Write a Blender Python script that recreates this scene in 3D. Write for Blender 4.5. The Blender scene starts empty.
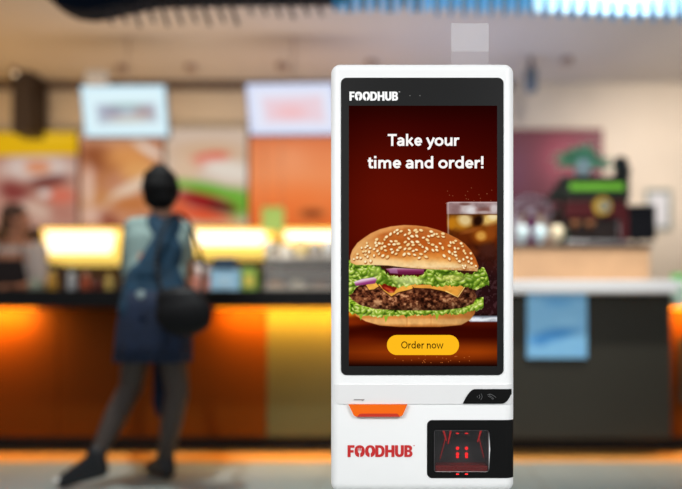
import bpy, bmesh, math, random
import numpy as np
from mathutils import Vector, Matrix
R = math.radians
random.seed(7)
sc = bpy.context.scene
C = sc.collection
F = 650.0; PX0 = 430.0; PY0 = 335.0; EYE = 0.8       # focal length in px, principal point, eye height

def at(px, py, d):                                    # pixel at depth d -> point of the place
    return Vector(((px-PX0)*d/F, d, EYE+(PY0-py)*d/F))
def lin(c):
    return tuple(((v/255)/12.92 if v/255 <= .04045 else ((v/255+.055)/1.055)**2.4) for v in c)

# ------------------------------------------------------------------ materials
MATS = {}
def mat(name, rgb, rough=.6, metal=0, emit=None, strength=0, noise=0, scale=20, spec=None, alpha=1, trans=0, bump=0):
    if name in MATS: return MATS[name]
    m = bpy.data.materials.new(name); m.use_nodes = True
    nt = m.node_tree; b = nt.nodes['Principled BSDF']
    b.inputs['Base Color'].default_value = (*lin(rgb), 1)
    b.inputs['Roughness'].default_value = rough
    b.inputs['Metallic'].default_value = metal
    if spec is not None: b.inputs['Specular IOR Level'].default_value = spec
    if emit:
        b.inputs['Emission Color'].default_value = (*lin(emit), 1)
        b.inputs['Emission Strength'].default_value = strength
    if alpha < 1: b.inputs['Alpha'].default_value = alpha
    if trans: b.inputs['Transmission Weight'].default_value = trans
    if noise or bump:
        tc = nt.nodes.new('ShaderNodeTexCoord'); n = nt.nodes.new('ShaderNodeTexNoise')
        n.inputs['Scale'].default_value = scale; n.inputs['Detail'].default_value = 4
        nt.links.new(tc.outputs['Object'], n.inputs['Vector'])
        if noise:
            r = nt.nodes.new('ShaderNodeValToRGB'); L = lin(rgb)
            r.color_ramp.elements[0].position = .3; r.color_ramp.elements[1].position = .7
            r.color_ramp.elements[0].color = (*[max(0, v*(1-noise)) for v in L], 1)
            r.color_ramp.elements[1].color = (*[min(1, v*(1+noise)) for v in L], 1)
            nt.links.new(n.outputs['Fac'], r.inputs['Fac']); nt.links.new(r.outputs['Color'], b.inputs['Base Color'])
        if bump:
            bp = nt.nodes.new('ShaderNodeBump'); bp.inputs['Strength'].default_value = bump; bp.inputs['Distance'].default_value = .01
            nt.links.new(n.outputs['Fac'], bp.inputs['Height']); nt.links.new(bp.outputs['Normal'], b.inputs['Normal'])
    MATS[name] = m; return m

def picture_mat(name, strength=1.0, rough=None):
    """material that shows the picture held by a flat screen or poster (colour attribute 'pic')"""
    m = bpy.data.materials.new(name); m.use_nodes = True; nt = m.node_tree
    at_ = nt.nodes.new('ShaderNodeAttribute'); at_.attribute_name = 'pic'
    if rough is None:
        nt.nodes.remove(nt.nodes['Principled BSDF'])
        e = nt.nodes.new('ShaderNodeEmission'); e.inputs['Strength'].default_value = strength
        nt.links.new(at_.outputs['Color'], e.inputs['Color']); nt.links.new(e.outputs[0], nt.nodes['Material Output'].inputs['Surface'])
    else:
        b = nt.nodes['Principled BSDF']; b.inputs['Roughness'].default_value = rough
        nt.links.new(at_.outputs['Color'], b.inputs['Base Color'])
        if strength:
            nt.links.new(at_.outputs['Color'], b.inputs['Emission Color']); b.inputs['Emission Strength'].default_value = strength
    return m

# ------------------------------------------------------------------ objects
def tag(o, label=None, cat=None, group=None, kind=None):
    if label: o['label'] = label
    if cat: o['category'] = cat
    if group: o['group'] = group
    if kind: o['kind'] = kind
    return o
def empty(name, loc, label, cat, group=None, rz=0):
    o = bpy.data.objects.new(name, None); C.objects.link(o); o.location = loc; o.rotation_euler.z = rz
    o.empty_display_size = .05
    return tag(o, label, cat, group)
def link(name, me, m, parent=None, smooth=False, auto=False):
    o = bpy.data.objects.new(name, me); C.objects.link(o)
    if m: me.materials.clear(); me.materials.append(m)
    if smooth:
        me.polygons.foreach_set('use_smooth', [True]*len(me.polygons))
    if parent:
        o.parent = parent
        # geometry is authored in world coordinates: bring it into the parent's space
        mw = parent_world(parent)
        me.transform(mw.inverted())
    return o
def parent_world(p):
    m = Matrix.Translation(p.location) @ p.rotation_euler.to_matrix().to_4x4()
    if p.parent: m = parent_world(p.parent) @ m
    return m

class B:
    """collects shapes, then becomes ONE mesh object"""
    def __init__(s): s.bm = bmesh.new()
    def box(s, a, b, bevel=0, seg=2, rot=None):
        a = Vector(a); b = Vector(b); c = (a+b)/2; d = b-a
        t = bmesh.new(); bmesh.ops.create_cube(t, size=1)
        bmesh.ops.scale(t, vec=[max(abs(v), 1e-5) for v in d], verts=t.verts)
        if bevel: bmesh.ops.bevel(t, geom=t.edges[:]+t.verts[:], offset=bevel, segments=seg, profile=.5, affect='EDGES')
        if rot is not None: bmesh.ops.rotate(t, cent=(0,0,0), matrix=rot, verts=t.verts)
        bmesh.ops.translate(t, vec=c, verts=t.verts); s.merge(t); return s
    def merge(s, t):
        me = bpy.data.meshes.new('tmp'); t.to_mesh(me); t.free(); s.bm.from_mesh(me); bpy.data.meshes.remove(me)
    def cyl(s, p, q, r, r2=None, seg=20, caps=True):
        p = Vector(p); q = Vector(q); d = q-p; L = d.length
        t = bmesh.new(); bmesh.ops.create_cone(t, cap_ends=caps, segments=seg, radius1=r, radius2=r if r2 is None else r2, depth=L)
        bmesh.ops.transform(t, matrix=Matrix.Translation((p+q)/2) @ d.to_track_quat('Z','Y').to_matrix().to_4x4(), verts=t.verts)
        s.merge(t); return s
    def ell(s, c, r, rot=None, seg=20):
        t = bmesh.new(); bmesh.ops.create_uvsphere(t, u_segments=seg, v_segments=max(8, seg*2//3), radius=1)
        bmesh.ops.scale(t, vec=r if hasattr(r, '__len__') else (r, r, r), verts=t.verts)
        if rot is not None: bmesh.ops.rotate(t, cent=(0,0,0), matrix=rot, verts=t.verts)
        bmesh.ops.translate(t, vec=c, verts=t.verts); s.merge(t); return s
    def cap(s, p, r, q, r2, flat=1.0, seg=16):
        """tapered rounded limb; flat squeezes its y size"""
        s.cyl(p, q, r, r2, seg); s.ell(p, (r, r, r), seg=seg); s.ell(q, (r2, r2, r2), seg=seg); return s
    def lathe(s, prof, c=(0,0,0), seg=28, close=True):
        rings = []
        for (r, z) in prof:
            rings.append([s.bm.verts.new((c[0]+max(r, 1e-4)*math.cos(2*math.pi*k/seg), c[1]+max(r, 1e-4)*math.sin(2*math.pi*k/seg), c[2]+z)) for k in range(seg)])
        for i in range(len(rings)-1):
            for k in range(seg):
                s.bm.faces.new((rings[i][k], rings[i][(k+1)%seg], rings[i+1][(k+1)%seg], rings[i+1][k]))
        if close:
            s.bm.faces.new(rings[0][::-1]); s.bm.faces.new(rings[-1])
        return s
    def loft(s, rings, seg=24, close=True):
        """rings: (centre, rx, ry) horizontal ellipses"""
        rr = []
        for (c, rx, ry) in rings:
            rr.append([s.bm.verts.new((c[0]+rx*math.cos(2*math.pi*k/seg), c[1]+ry*math.sin(2*math.pi*k/seg), c[2])) for k in range(seg)])
        for i in range(len(rr)-1):
            for k in range(seg): s.bm.faces.new((rr[i][k], rr[i][(k+1)%seg], rr[i+1][(k+1)%seg], rr[i+1][k]))
        if close: s.bm.faces.new(rr[0][::-1]); s.bm.faces.new(rr[-1])
        return s
    def tube(s, pts, r, seg=8):
        for p, q in zip(pts[:-1], pts[1:]): s.cyl(p, q, r, seg=seg)
        for p in pts[1:-1]: s.ell(p, r, seg=8)
        return s
    def prism(s, pts, y0, y1):
        """outline in the x-z plane, thickness y0..y1"""
        a = [s.bm.verts.new((x, y0, z)) for x, z in pts]; b = [s.bm.verts.new((x, y1, z)) for x, z in pts]
        s.bm.faces.new(a); s.bm.faces.new(b[::-1]); n = len(pts)
        for i in range(n): s.bm.faces.new((a[i], b[i], b[(i+1)%n], a[(i+1)%n]))
        return s
    def mesh(s, name='m'):
        bmesh.ops.recalc_face_normals(s.bm, faces=s.bm.faces)
        me = bpy.data.meshes.new(name); s.bm.to_mesh(me); s.bm.free(); return me
    def build(s, name, m, parent=None, smooth=False):
        return link(name, s.mesh(name), m, parent, smooth)
    def fuse(s, name, m, parent=None, voxel=.01, it=6):
        """melt the collected shapes into one continuous skin"""
        o = bpy.data.objects.new('tmp', s.mesh()); C.objects.link(o)
        r = o.modifiers.new('r', 'REMESH'); r.mode = 'VOXEL'; r.voxel_size = voxel
        k = o.modifiers.new('s', 'SMOOTH'); k.iterations = it; k.factor = .5
        dg = bpy.context.evaluated_depsgraph_get()
        me = bpy.data.meshes.new_from_object(o.evaluated_get(dg)); bpy.data.objects.remove(o)
        return link(name, me, m, parent, True)

def rrect(x0, z0, x1, z1, r, n=6):
    pts = []
    for cx, cz, a0 in ((x1-r, z1-r, 0), (x0+r, z1-r, 90), (x0+r, z0+r, 180), (x1-r, z0+r, 270)):
        for k in range(n+1):
            a = R(a0+90*k/n); pts.append((cx+r*math.cos(a), cz+r*math.sin(a)))
    return pts

def curve_mesh(polys, extrude=0):
    """fill flat outlines (with holes) given as lists of (x, z); returns a mesh standing in the x-z plane"""
    cu = bpy.data.curves.new('c', 'CURVE'); cu.dimensions = '2D'; cu.fill_mode = 'BOTH'; cu.extrude = extrude
    for p in polys:
        sp = cu.splines.new('POLY'); sp.points.add(len(p)-1); sp.use_cyclic_u = True
        for i, (x, z) in enumerate(p): sp.points[i].co = (x, z, 0, 1)
    o = bpy.data.objects.new('c', cu); C.objects.link(o)
    dg = bpy.context.evaluated_depsgraph_get(); me = bpy.data.meshes.new_from_object(o.evaluated_get(dg))
    bpy.data.objects.remove(o); bpy.data.curves.remove(cu)
    me.transform(Matrix.Rotation(R(90), 4, 'X')); return me
def text_mesh(txt, x0, x1, z0, z1, y, offset=.02, extrude=0, spacing=1.0):
    """writing fitted to a box on a plane facing the customer"""
    cu = bpy.data.curves.new('t', 'FONT'); cu.body = txt; cu.size = 1; cu.offset = offset; cu.space_character = spacing
    cu.resolution_u = 6
    o = bpy.data.objects.new('t', cu); C.objects.link(o)
    dg = bpy.context.evaluated_depsgraph_get(); me = bpy.data.meshes.new_from_object(o.evaluated_get(dg))
    bpy.data.objects.remove(o)
    co = np.empty(len(me.vertices)*3); me.vertices.foreach_get('co', co); co = co.reshape(-1, 3)
    a, b = co.min(0), co.max(0)
    n = np.empty_like(co); n[:, 0] = x0+(co[:, 0]-a[0])/(b[0]-a[0])*(x1-x0); n[:, 2] = z0+(co[:, 1]-a[1])/(b[1]-a[1])*(z1-z0)
    n[:, 1] = y
    me.vertices.foreach_set('co', n.ravel()); me.update()
    return me

# ------------------------------------------------------------------ painter for pictures shown on screens and posters
rng = np.random.default_rng(11)
def vnoise(x, y, seed=0):
    r = np.random.default_rng(seed); G = r.random((256, 256))
    xi = np.floor(x).astype(int); yi = np.floor(y).astype(int); fx = x-xi; fy = y-yi
    fx = fx*fx*(3-2*fx); fy = fy*fy*(3-2*fy); xi &= 255; yi &= 255; x1 = (xi+1) & 255; y1 = (yi+1) & 255
    return (G[xi, yi]*(1-fx)+G[x1, yi]*fx)*(1-fy)+(G[xi, y1]*(1-fx)+G[x1, y1]*fx)*fy
def fbm(x, y, seed=0, o=3):
    s = 0; a = .5; t = 0
    for k in range(o): s = s+a*vnoise(x*2**k, y*2**k, seed+k); t += a; a *= .55
    return s/t
class Paint:
    def __init__(s, x0, y0, x1, y1, res):
        s.box = (x0, y0, x1, y1); s.w = int((x1-x0)*res)+1; s.h = int((y1-y0)*res)+1
        s.X, s.Y = np.meshgrid(np.linspace(x0, x1, s.w), np.linspace(y0, y1, s.h)); s.I = np.zeros((s.h, s.w, 3)); s.res = res
    def ramp(s, v, stops):
        p = [a for a, _ in stops]; return np.stack([np.interp(v, p, [c[k] for _, c in stops]) for k in range(3)], -1)
    def put(s, m, col):
        col = np.asarray(col, float); s.I = s.I*(1-m[..., None])+col*m[..., None]
    def poly(s, pts, soft=.5):
        d = np.full(s.X.shape, 1e9); ins = np.zeros(s.X.shape, bool); n = len(pts)
        for i in range(n):
            ax, ay = pts[i]; bx, by = pts[(i+1) % n]; ex, ey = bx-ax, by-ay
            t = np.clip(((s.X-ax)*ex+(s.Y-ay)*ey)/(ex*ex+ey*ey+1e-9), 0, 1)
            d = np.minimum(d, (s.X-ax-t*ex)**2+(s.Y-ay-t*ey)**2)
            c = ((ay > s.Y) != (by > s.Y)); c &= s.X < (bx-ax)*(s.Y-ay)/((by-ay) if by != ay else 1e-9)+ax; ins ^= c
        d = np.sqrt(d); d[ins] *= -1
        return np.clip(.5-d/(2*soft), 0, 1)
    def spot(s, cx, cy, rx, ry=None, ang=0, soft=.3):
        ry = ry or rx; a = R(ang); u = (s.X-cx)*math.cos(a)+(s.Y-cy)*math.sin(a); v = -(s.X-cx)*math.sin(a)+(s.Y-cy)*math.cos(a)
        q = np.sqrt((u/rx)**2+(v/ry)**2); return np.clip((1-q)/max(soft, 1e-3)+.5, 0, 1)
    def spot_local(s, cx, cy, rx, ry, ang, col, soft=.5):
        m = max(rx, ry)*1.8; x0, y0 = s.box[:2]; r = s.res
        i0 = max(0, int((cx-m-x0)*r)); i1 = min(s.w, int((cx+m-x0)*r)+2); j0 = max(0, int((cy-m-y0)*r)); j1 = min(s.h, int((cy+m-y0)*r)+2)
        if i1 <= i0 or j1 <= j0: return
        X = s.X[j0:j1, i0:i1]; Y = s.Y[j0:j1, i0:i1]; a = R(ang); u = (X-cx)*math.cos(a)+(Y-cy)*math.sin(a); v = -(X-cx)*math.sin(a)+(Y-cy)*math.cos(a)
        k = np.clip((1-np.sqrt((u/rx)**2+(v/ry)**2))/soft+.5, 0, 1)[..., None]
        s.I[j0:j1, i0:i1] = s.I[j0:j1, i0:i1]*(1-k)+np.asarray(col, float)*k
    def glow(s, cx, cy, rx, ry, col, a=1):
        s.put(a*np.exp(-((s.X-cx)/rx)**2-((s.Y-cy)/ry)**2), col)
    def sheet(s, fn):
        """flat mesh carrying the picture; fn(u, v) arrays -> points"""
        w, h = s.w, s.h
        U, V = np.meshgrid(np.linspace(0, 1, w), np.linspace(0, 1, h)); P = fn(U, V).reshape(-1, 3)
        me = bpy.data.meshes.new('pic'); me.vertices.add(w*h); me.vertices.foreach_set('co', P.ravel())
        i = np.arange(h*w).reshape(h, w); q = np.stack([i[:-1, :-1], i[1:, :-1], i[1:, 1:], i[:-1, 1:]], -1).reshape(-1, 4)
        n = len(q); me.loops.add(n*4); me.loops.foreach_set('vertex_index', q.ravel().astype(np.int32))
        me.polygons.add(n); me.polygons.foreach_set('loop_start', np.arange(0, n*4, 4, dtype=np.int32)); me.update(calc_edges=True)
        I = np.clip(s.I, 0, 255)/255; L = np.where(I <= .04045, I/12.92, ((I+.055)/1.055)**2.4)
        a = me.color_attributes.new('pic', 'FLOAT_COLOR', 'POINT'); a.data.foreach_set('color', np.concatenate([L.reshape(-1, 3), np.ones((w*h, 1))], 1).ravel())
        return me
def flat_fn(tl, tr, bl):
    tl, tr, bl = (np.array(v) for v in (tl, tr, bl))
    return lambda U, V: tl+U[..., None]*(tr-tl)+V[..., None]*(bl-tl)

# ================================================================== SETTING
BACK = 6.5; CEIL = 3.32
wallm = mat('cream wall paint', (212, 196, 174), .8, noise=.04, scale=3)
ceilm = mat('beige ceiling paint', (192, 182, 170), .85, noise=.03, scale=2)
floorm = bpy.data.materials.new('grey floor tiles'); floorm.use_nodes = True
nt = floorm.node_tree; b = nt.nodes['Principled BSDF']; b.inputs['Roughness'].default_value = .32
tc = nt.nodes.new('ShaderNodeTexCoord'); br = nt.nodes.new('ShaderNodeTexBrick'); nz = nt.nodes.new('ShaderNodeTexNoise'); mx = nt.nodes.new('ShaderNodeMix')
br.offset = 0; br.inputs['Scale'].default_value = 1; br.inputs['Brick Width'].default_value = .6; br.inputs['Row Height'].default_value = .6
br.inputs['Mortar Size'].default_value = .004
br.inputs['Color1'].default_value = (*lin((178, 188, 184)), 1); br.inputs['Color2'].default_value = (*lin((172, 183, 179)), 1); br.inputs['Mortar'].default_value = (*lin((150, 148, 138)), 1)
nz.inputs['Scale'].default_value = 6
mx.data_type = 'RGBA'; mx.blend_type = 'MULTIPLY'; mx.inputs[0].default_value = .2
nt.links.new(tc.outputs['Object'], br.inputs['Vector']); nt.links.new(tc.outputs['Object'], nz.inputs['Vector'])
nt.links.new(br.outputs['Color'], mx.inputs[6]); nt.links.new(nz.outputs['Fac'], mx.inputs[7]); nt.links.new(mx.outputs[2], b.inputs['Base Color'])

B().box((-7, -3, -.1), (5, BACK+.2, 0)).build('floor', floorm)['kind'] = 'structure'
B().box((-7, 3.0, CEIL), (5, BACK+.2, CEIL+.1)).build('ceiling', ceilm)['kind'] = 'structure'
B().box((-7, BACK, 0), (5, BACK+.2, CEIL)).build('wall_back', wallm)['kind'] = 'structure'
B().box((-7.1, 2.9, 0), (-7, BACK+.2, CEIL)).build('wall_left', wallm)['kind'] = 'structure'
B().box((5, 2.9, 0), (5.1, BACK+.2, CEIL)).build('wall_right', wallm)['kind'] = 'structure'
# dark shadow-gap moulding between wall and ceiling, left half
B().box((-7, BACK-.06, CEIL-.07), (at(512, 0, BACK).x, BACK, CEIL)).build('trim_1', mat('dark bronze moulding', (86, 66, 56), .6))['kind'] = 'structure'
# counters' orange reflection on the floor, put in as a coloured strip
B().box((-7, 4.09, 0), (5, 4.52, .004)).build('reflection_strip', mat('orange counter reflection', (246, 178, 92), .4, noise=.06, scale=8))['kind'] = 'structure'
# dark kitchen cladding below the menus
B().box((-7, BACK-.03, 0), (at(470, 0, BACK).x, BACK, at(0, 226, BACK).z)).build('trim_3', mat('dark brown wall cladding', (72, 48, 38), .5, noise=.15, scale=5))['kind'] = 'structure'
# dark square column beside the left screen
B().box((at(12, 0, 6.2).x, 6.2, at(0, 133, 6.2).z), (at(31, 0, 6.2).x, BACK-.04, CEIL)).build('trim_4', mat('dark brown column', (52, 36, 24), .6))['kind'] = 'structure'

# ================================================================== COUNTERS
black_top = mat('black polished stone', (9, 8, 8), .35, spec=.25)
dark_kick = mat('black plinth', (16, 8, 5), .5)
orange_panel = mat('orange brown laminate', (98, 48, 0), .6, spec=.1, noise=.05, scale=2)
khaki_panel = mat('khaki laminate', (88, 86, 54), .6, spec=.15, noise=.04, scale=2)
grey_panel = mat('dark grey laminate', (52, 50, 42), .5, spec=.3, noise=.06, scale=2)
white_top = mat('white solid surface', (236, 238, 240), .3)
alum = mat('brushed aluminium', (150, 150, 152), .35, 1)
led_warm = mat('amber LED strip', (255, 190, 60), .5, emit=(255, 160, 20), strength=1.6)
FY = 4.35                                              # front panels
XA = at(-80, 0, FY).x; XB = at(267, 0, FY).x; XC = at(444, 0, FY).x
XD = at(664, 0, FY).x; XE = at(760, 0, FY).x

def counter(x0, x1, label, splits, top_z, top_t, topm, yfront, leds, cat='counter'):
    r = empty('service_counter', ((x0+x1)/2, FY, 0), label, cat)
    B().box((x0, 4.56, .004), (x1, 4.86, .12)).build('plinth', dark_kick, r)
    zt = top_z-top_t
    for (a, b_, m) in splits:
        B().box((a, FY, .12), (b_-.004, 4.42, zt), .002, 1).build('front_panel', m, r)
    B().box((x0+.01, 4.42, .12), (x1-.01, 4.88, zt)).build('carcass', grey_panel, r)
    B().box((x0, yfront, zt), (x1, 4.92, top_z), .006).build('countertop', topm, r)
    for (a, b_) in leds:
        B().box((a, yfront+.15, zt-.008), (b_, yfront+.17, zt), .002, 1).build('light_strip', led_warm, r)
    return r
zt = at(0, 290, 4.05).z; TT = zt-at(0, 305, 4.05).z+.01
leds_left = [(at(-60, 0, 4.2).x, at(36, 0, 4.2).x), (at(216, 0, 4.2).x, at(420, 0, 4.2).x)]
cL = counter(XA, XC, 'long orange and khaki service counter with black top where the customer leans', [(XA, at(58, 0, FY).x, orange_panel), (at(58, 0, FY).x, XB, orange_panel), (XB, XC, khaki_panel)], zt, TT, black_top, 4.05, leds_left)
# dark bar counter with white top, right
zr = at(0, 280, 4.1).z; tr = zr-at(0, 293, 4.1).z
r = empty('bar_counter', ((XC+XD)/2, 4.2, 0), 'dark grey bar counter with thick white top right of the ordering kiosk', 'counter')
B().box((XC+.01, 4.5, .004), (XD, 4.86, .13)).build('plinth', dark_kick, r)
B().box((XC+.01, 4.22, .13), (XD, 4.86, zr-tr), .004, 1).build('front_panel', grey_panel, r)
B().box((XC+.005, 4.1, zr-tr), (XD+.0, 4.92, zr), .008).build('countertop', white_top, r)
zo = at(0, 308, FY).z
cR = counter(XD+.01, XE+.6, 'orange lit counter end at the right edge of the photo', [(XD+.01, XE+.6, orange_panel)], zo+.06, .06, mat('pale green glass top', (186, 206, 196), .25), 4.2, [(at(668, 0, 4.3).x, XE+.5)])
B().box((at(679.5, 0, 4.34).x, 4.335, .35), (XE, 4.35, .78), .003, 1).build('door_panel', grey_panel, cR)

# ================================================================== KIOSK
KY = 1.75
def k(px, py): v = at(px, py, KY); return v.x, v.z
RR = .026
_a = at(331.2, 65.5, KY+RR); _b = at(513.2, 491, KY+RR); kx0, kz1, kx1, kz0 = _a.x, _a.z, _b.x, _b.z
white = mat('white glossy plastic', (244, 245, 245), .4, spec=.3)
lgrey = mat('shaded white plastic', (228, 228, 228), .6, spec=.2)  # shading of the lip put into its grey base colour
bezel = mat('charcoal bezel glass', (16, 16, 16), .42, spec=.3)
kiosk = empty('ordering_kiosk', ((kx0+kx1)/2, KY+.08, 0), 'white self-order kiosk with tall burger touchscreen on a stand', 'kiosk')
DEP = .15
def rounded_body(x0, z0, x1, z1, y0, y1, r, n=7):
    bm = bmesh.new(); rings = []
    lay = [(r*(1-math.sin(R(90*t/n))), y0+r*(1-math.cos(R(90*t/n)))) for t in range(n+1)]
    lay += [(r*.4*(1-math.cos(R(90*t/4))), y1-r*.4*(1-math.sin(R(90*t/4)))) for t in range(5)]
    for ins, y in lay:
        rr = max(r-ins, .0006)
        rings.append([bm.verts.new((x, y, z)) for x, z in rrect(x0+ins, z0+ins, x1-ins, z1-ins, rr, 7)])
    m = len(rings[0])
    bm.faces.new(rings[0]); bm.faces.new(rings[-1][::-1])
    for i in range(len(rings)-1):
        for j in range(m): bm.faces.new((rings[i][j], rings[i+1][j], rings[i+1][(j+1) % m], rings[i][(j+1) % m]))
    bmesh.ops.recalc_face_normals(bm, faces=bm.faces); return bm
bb = B(); bb.merge(rounded_body(kx0, kz0, kx1, kz1, KY, KY+DEP, RR))
body = bb.build('housing', white, kiosk, True)
# scanner recess cut into the housing
wx0, wz1 = k(434, 430); wx1, wz0 = k(489, 472)
cut = B().box((wx0, KY-.03, wz0), (wx1, KY+.055, wz1), 0).build('cutter', None)
bo = body.modifiers.new('cut', 'BOOLEAN'); bo.object = cut; bo.solver = 'EXACT'
dg = bpy.context.evaluated_depsgraph_get(); bpy.context.view_layer.update()
# (kiosk empty matrices must be current before evaluating)
dg = bpy.context.evaluated_depsgraph_get(); me = bpy.data.meshes.new_from_object(body.evaluated_get(dg))
body.modifiers.clear(); body.data = me; bpy.data.objects.remove(cut)
try:
    me.set_sharp_from_angle(angle=R(40))
except Exception: pass

def wrap(name, m, zlo, zhi, xl, xr, off, parent, hole=None, theta=0, thL=0, back=.0):
    """panel that follows the housing's front and rounds its corners; zlo/zhi are functions of x"""
    cols = []
    if thL: cols += [(kx0+RR-(RR+off)*math.sin(R(t)), KY+RR-(RR+off)*math.cos(R(t))) for t in np.linspace(thL, 6, 8)]
    xs = list(np.linspace(xl, min(xr, kx1-RR), 60))
    if hole: xs += [hole[0], hole[2]] + [hole[0]+hole[4]*(1-math.cos(R(a))) for a in range(15, 91, 15)] + [hole[2]-hole[4]*(1-math.cos(R(a))) for a in range(15, 91, 15)]
    xs += [xl+.012*(1-math.cos(R(a))) for a in range(0, 91, 15)]
    cols += [(x, KY-off) for x in sorted(set(round(x, 6) for x in xs))]
    if theta: cols += [(kx1-RR+(RR+off)*math.sin(R(t)), KY+RR-(RR+off)*math.cos(R(t))) for t in np.linspace(6, theta, 10)]
    bm = bmesh.new(); V = []
    for x, y in cols:
        lo, hi = zlo(x), zhi(x); mid = (lo+hi)/2; h0 = h1 = mid
        if hole and hole[0] <= x <= hole[2] and y < KY:
            rr = hole[4]; e = 0
            if x < hole[0]+rr: e = rr-math.sqrt(max(0, rr*rr-(hole[0]+rr-x)**2))
            if x > hole[2]-rr: e = rr-math.sqrt(max(0, rr*rr-(x-hole[2]+rr)**2))
            h0, h1 = hole[1]+e, hole[3]-e
        V.append([bm.verts.new((x, y, z)) for z in (lo, h0, h1, hi)])
    for a, b_ in zip(V[:-1], V[1:]):
        for i in (0, 2):
            try: bm.faces.new((a[i], b_[i], b_[i+1], a[i+1]))
            except ValueError: pass
    bmesh.ops.remove_doubles(bm, verts=bm.verts, dist=1e-6)
    bmesh.ops.recalc_face_normals(bm, faces=bm.faces)
    me = bpy.data.meshes.new(name); bm.to_mesh(me); bm.free()
    # face the customer
    if sum(p.normal.y for p in me.polygons) > 0: me.flip_normals()
    o = link(name, me, m, parent, True)
    so = o.modifiers.new('thickness', 'SOLIDIFY'); so.thickness = off+.001; so.offset = -1
    es = o.modifiers.new('crisp_edges', 'EDGE_SPLIT'); es.split_angle = R(35)
    return o

# black bezel glass and the display
def plate(name, m, px0, py0, px1, py1, rad, off, parent, th=.002):
    x0, z1 = k(px0, py0); x1, z0 = k(px1, py1)
    return B().prism(rrect(x0, z0, x1, z1, rad), KY-off, KY-off+th).build(name, m, parent)
bez = plate('bezel_glass', bezel, 341, 78, 503.5, 375, .015, .002, kiosk, .003)

# ---- the picture on the display
P = Paint(349, 106, 497, 366, 3.2)
X, Y = P.X, P.Y
P.I = P.ramp(Y, [(106, (34, 2, 1)), (125, (52, 3, 2)), (160, (74, 8, 2)), (200, (92, 12, 2)), (235, (96, 14, 2)), (265, (84, 10, 2)), (300, (72, 8, 1)), (312, (92, 16, 2)), (322, (92, 20, 2)), (330, (58, 6, 1)), (337, (60, 8, 1)), (346, (128, 46, 5)), (352, (150, 56, 6)), (359, (118, 40, 5)), (364, (52, 14, 3)), (366, (20, 4, 2))])
side = np.clip(np.abs(X-423)/74, 0, 1)
P.put(.25*side**2, (30, 0, 0)); P.glow(380, 190, 40, 60, (112, 22, 4), .35)
P.glow(349, 314, 9, 3.4, (236, 140, 20), .95); P.glow(349, 322, 20, 5, (150, 50, 6), .7)
P.glow(478, 352, 26, 6, (168, 66, 6), .5); P.glow(362, 340, 22, 6, (120, 34, 4), .5)
rs = np.random.default_rng(5)
for _ in range(26):
    P.spot_local(rs.uniform(445, 497), 206-abs(rs.normal(0, 9)), .45, .45, 0, (140, 80, 54), 1)
for _ in range(25):
    P.spot_local(rs.uniform(395, 470), rs.uniform(355, 363), .4, .4, 0, (200, 110, 50), 1)
# glass of cola
gm = P.poly([(446.5, 203), (450, 202), (498, 202), (498, 322), (470, 322), (448, 300), (447, 240)], .4)
n = fbm(X/7, Y/7, 3); n2 = fbm(X/3, Y/3, 9)
cola = P.ramp(Y, [(202, (158, 130, 130)), (213.5, (150, 120, 118)), (215, (96, 50, 14)), (225, (120, 60, 14)), (240, (84, 30, 6)), (255, (62, 22, 12)), (275, (48, 20, 20)), (300, (38, 14, 16)), (313, (46, 18, 20)), (315.5, (26, 6, 6)), (317.5, (196, 204, 214)), (320.5, (225, 230, 238)), (322, (120, 110, 120))])
cola = cola*(.7+.6*n[..., None]*(.6+.4*n2[..., None]))
P.put(gm, cola)
liq = gm*np.clip((Y-214.6)/1.2, 0, 1)*np.clip((312-Y)/3, 0, 1)
def blob(cx, cy, rx, ry, ang, col, a=1, soft=.9, msk=None):
    P.put((liq if msk is None else msk)*a*P.spot(cx, cy, rx, ry, ang, soft), col)
for t in [(459, 223, 12, 7, 10, (196, 130, 30), .8), (465, 220, 7, 6, 20, (222, 196, 140), .95), (451.5, 224, 3.5, 5, 0, (190, 120, 20), .9), (490, 219, 9, 6, -15, (226, 190, 110), .95), (493, 216, 5, 4, 0, (240, 222, 180), .8),
          (478, 221, 4.5, 6, 30, (30, 10, 4), .95), (482, 236, 10, 8, 10, (150, 76, 16), .9), (481, 236, 5, 4.5, 0, (214, 156, 70), .9), (462, 240, 9, 6, -20, (96, 36, 8), .8), (492, 232, 5, 8, 0, (150, 70, 20), .6), (470, 231, 9, 2.2, -15, (150, 80, 30), .7), (488, 250, 9, 7, 0, (70, 34, 26), .7), (472, 252, 6, 4, 20, (110, 46, 14), .6)]:
    blob(*t)
up = gm*np.clip((214.8-Y)/1, 0, 1)
for t in [(467, 209, 7, 5, -20, (206, 196, 194), .8), (472, 211, 5, 4, 0, (232, 230, 230), .7), (486, 210.5, 9, 3, 0, (120, 74, 66), .7), (484, 212.5, 7, 1.5, 0, (196, 180, 178), .7), (465, 204, 5, 1.6, 0, (96, 52, 44), .7), (494, 209, 4, 5, 10, (214, 206, 206), .8), (455, 209, 5, 5, 0, (140, 104, 102), .5)]:
    blob(*t, msk=up)
P.put(gm*np.exp(-((X-448.2)/.8)**2)*.55, (205, 180, 178)); P.put(gm*np.exp(-((Y-202.6)/.7)**2)*.6, (226, 206, 206))
P.put(gm*np.clip((Y-250)/30, 0, 1)*(n2 > .62)*.25, (120, 90, 96))
P.put(gm*np.exp(-((Y-(319+1.2*np.sin(X/5)))/1.1)**2)*.8, (240, 243, 248)); P.put(gm*np.exp(-((Y-316.6)/.8)**2)*.8, (120, 128, 142))
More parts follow.
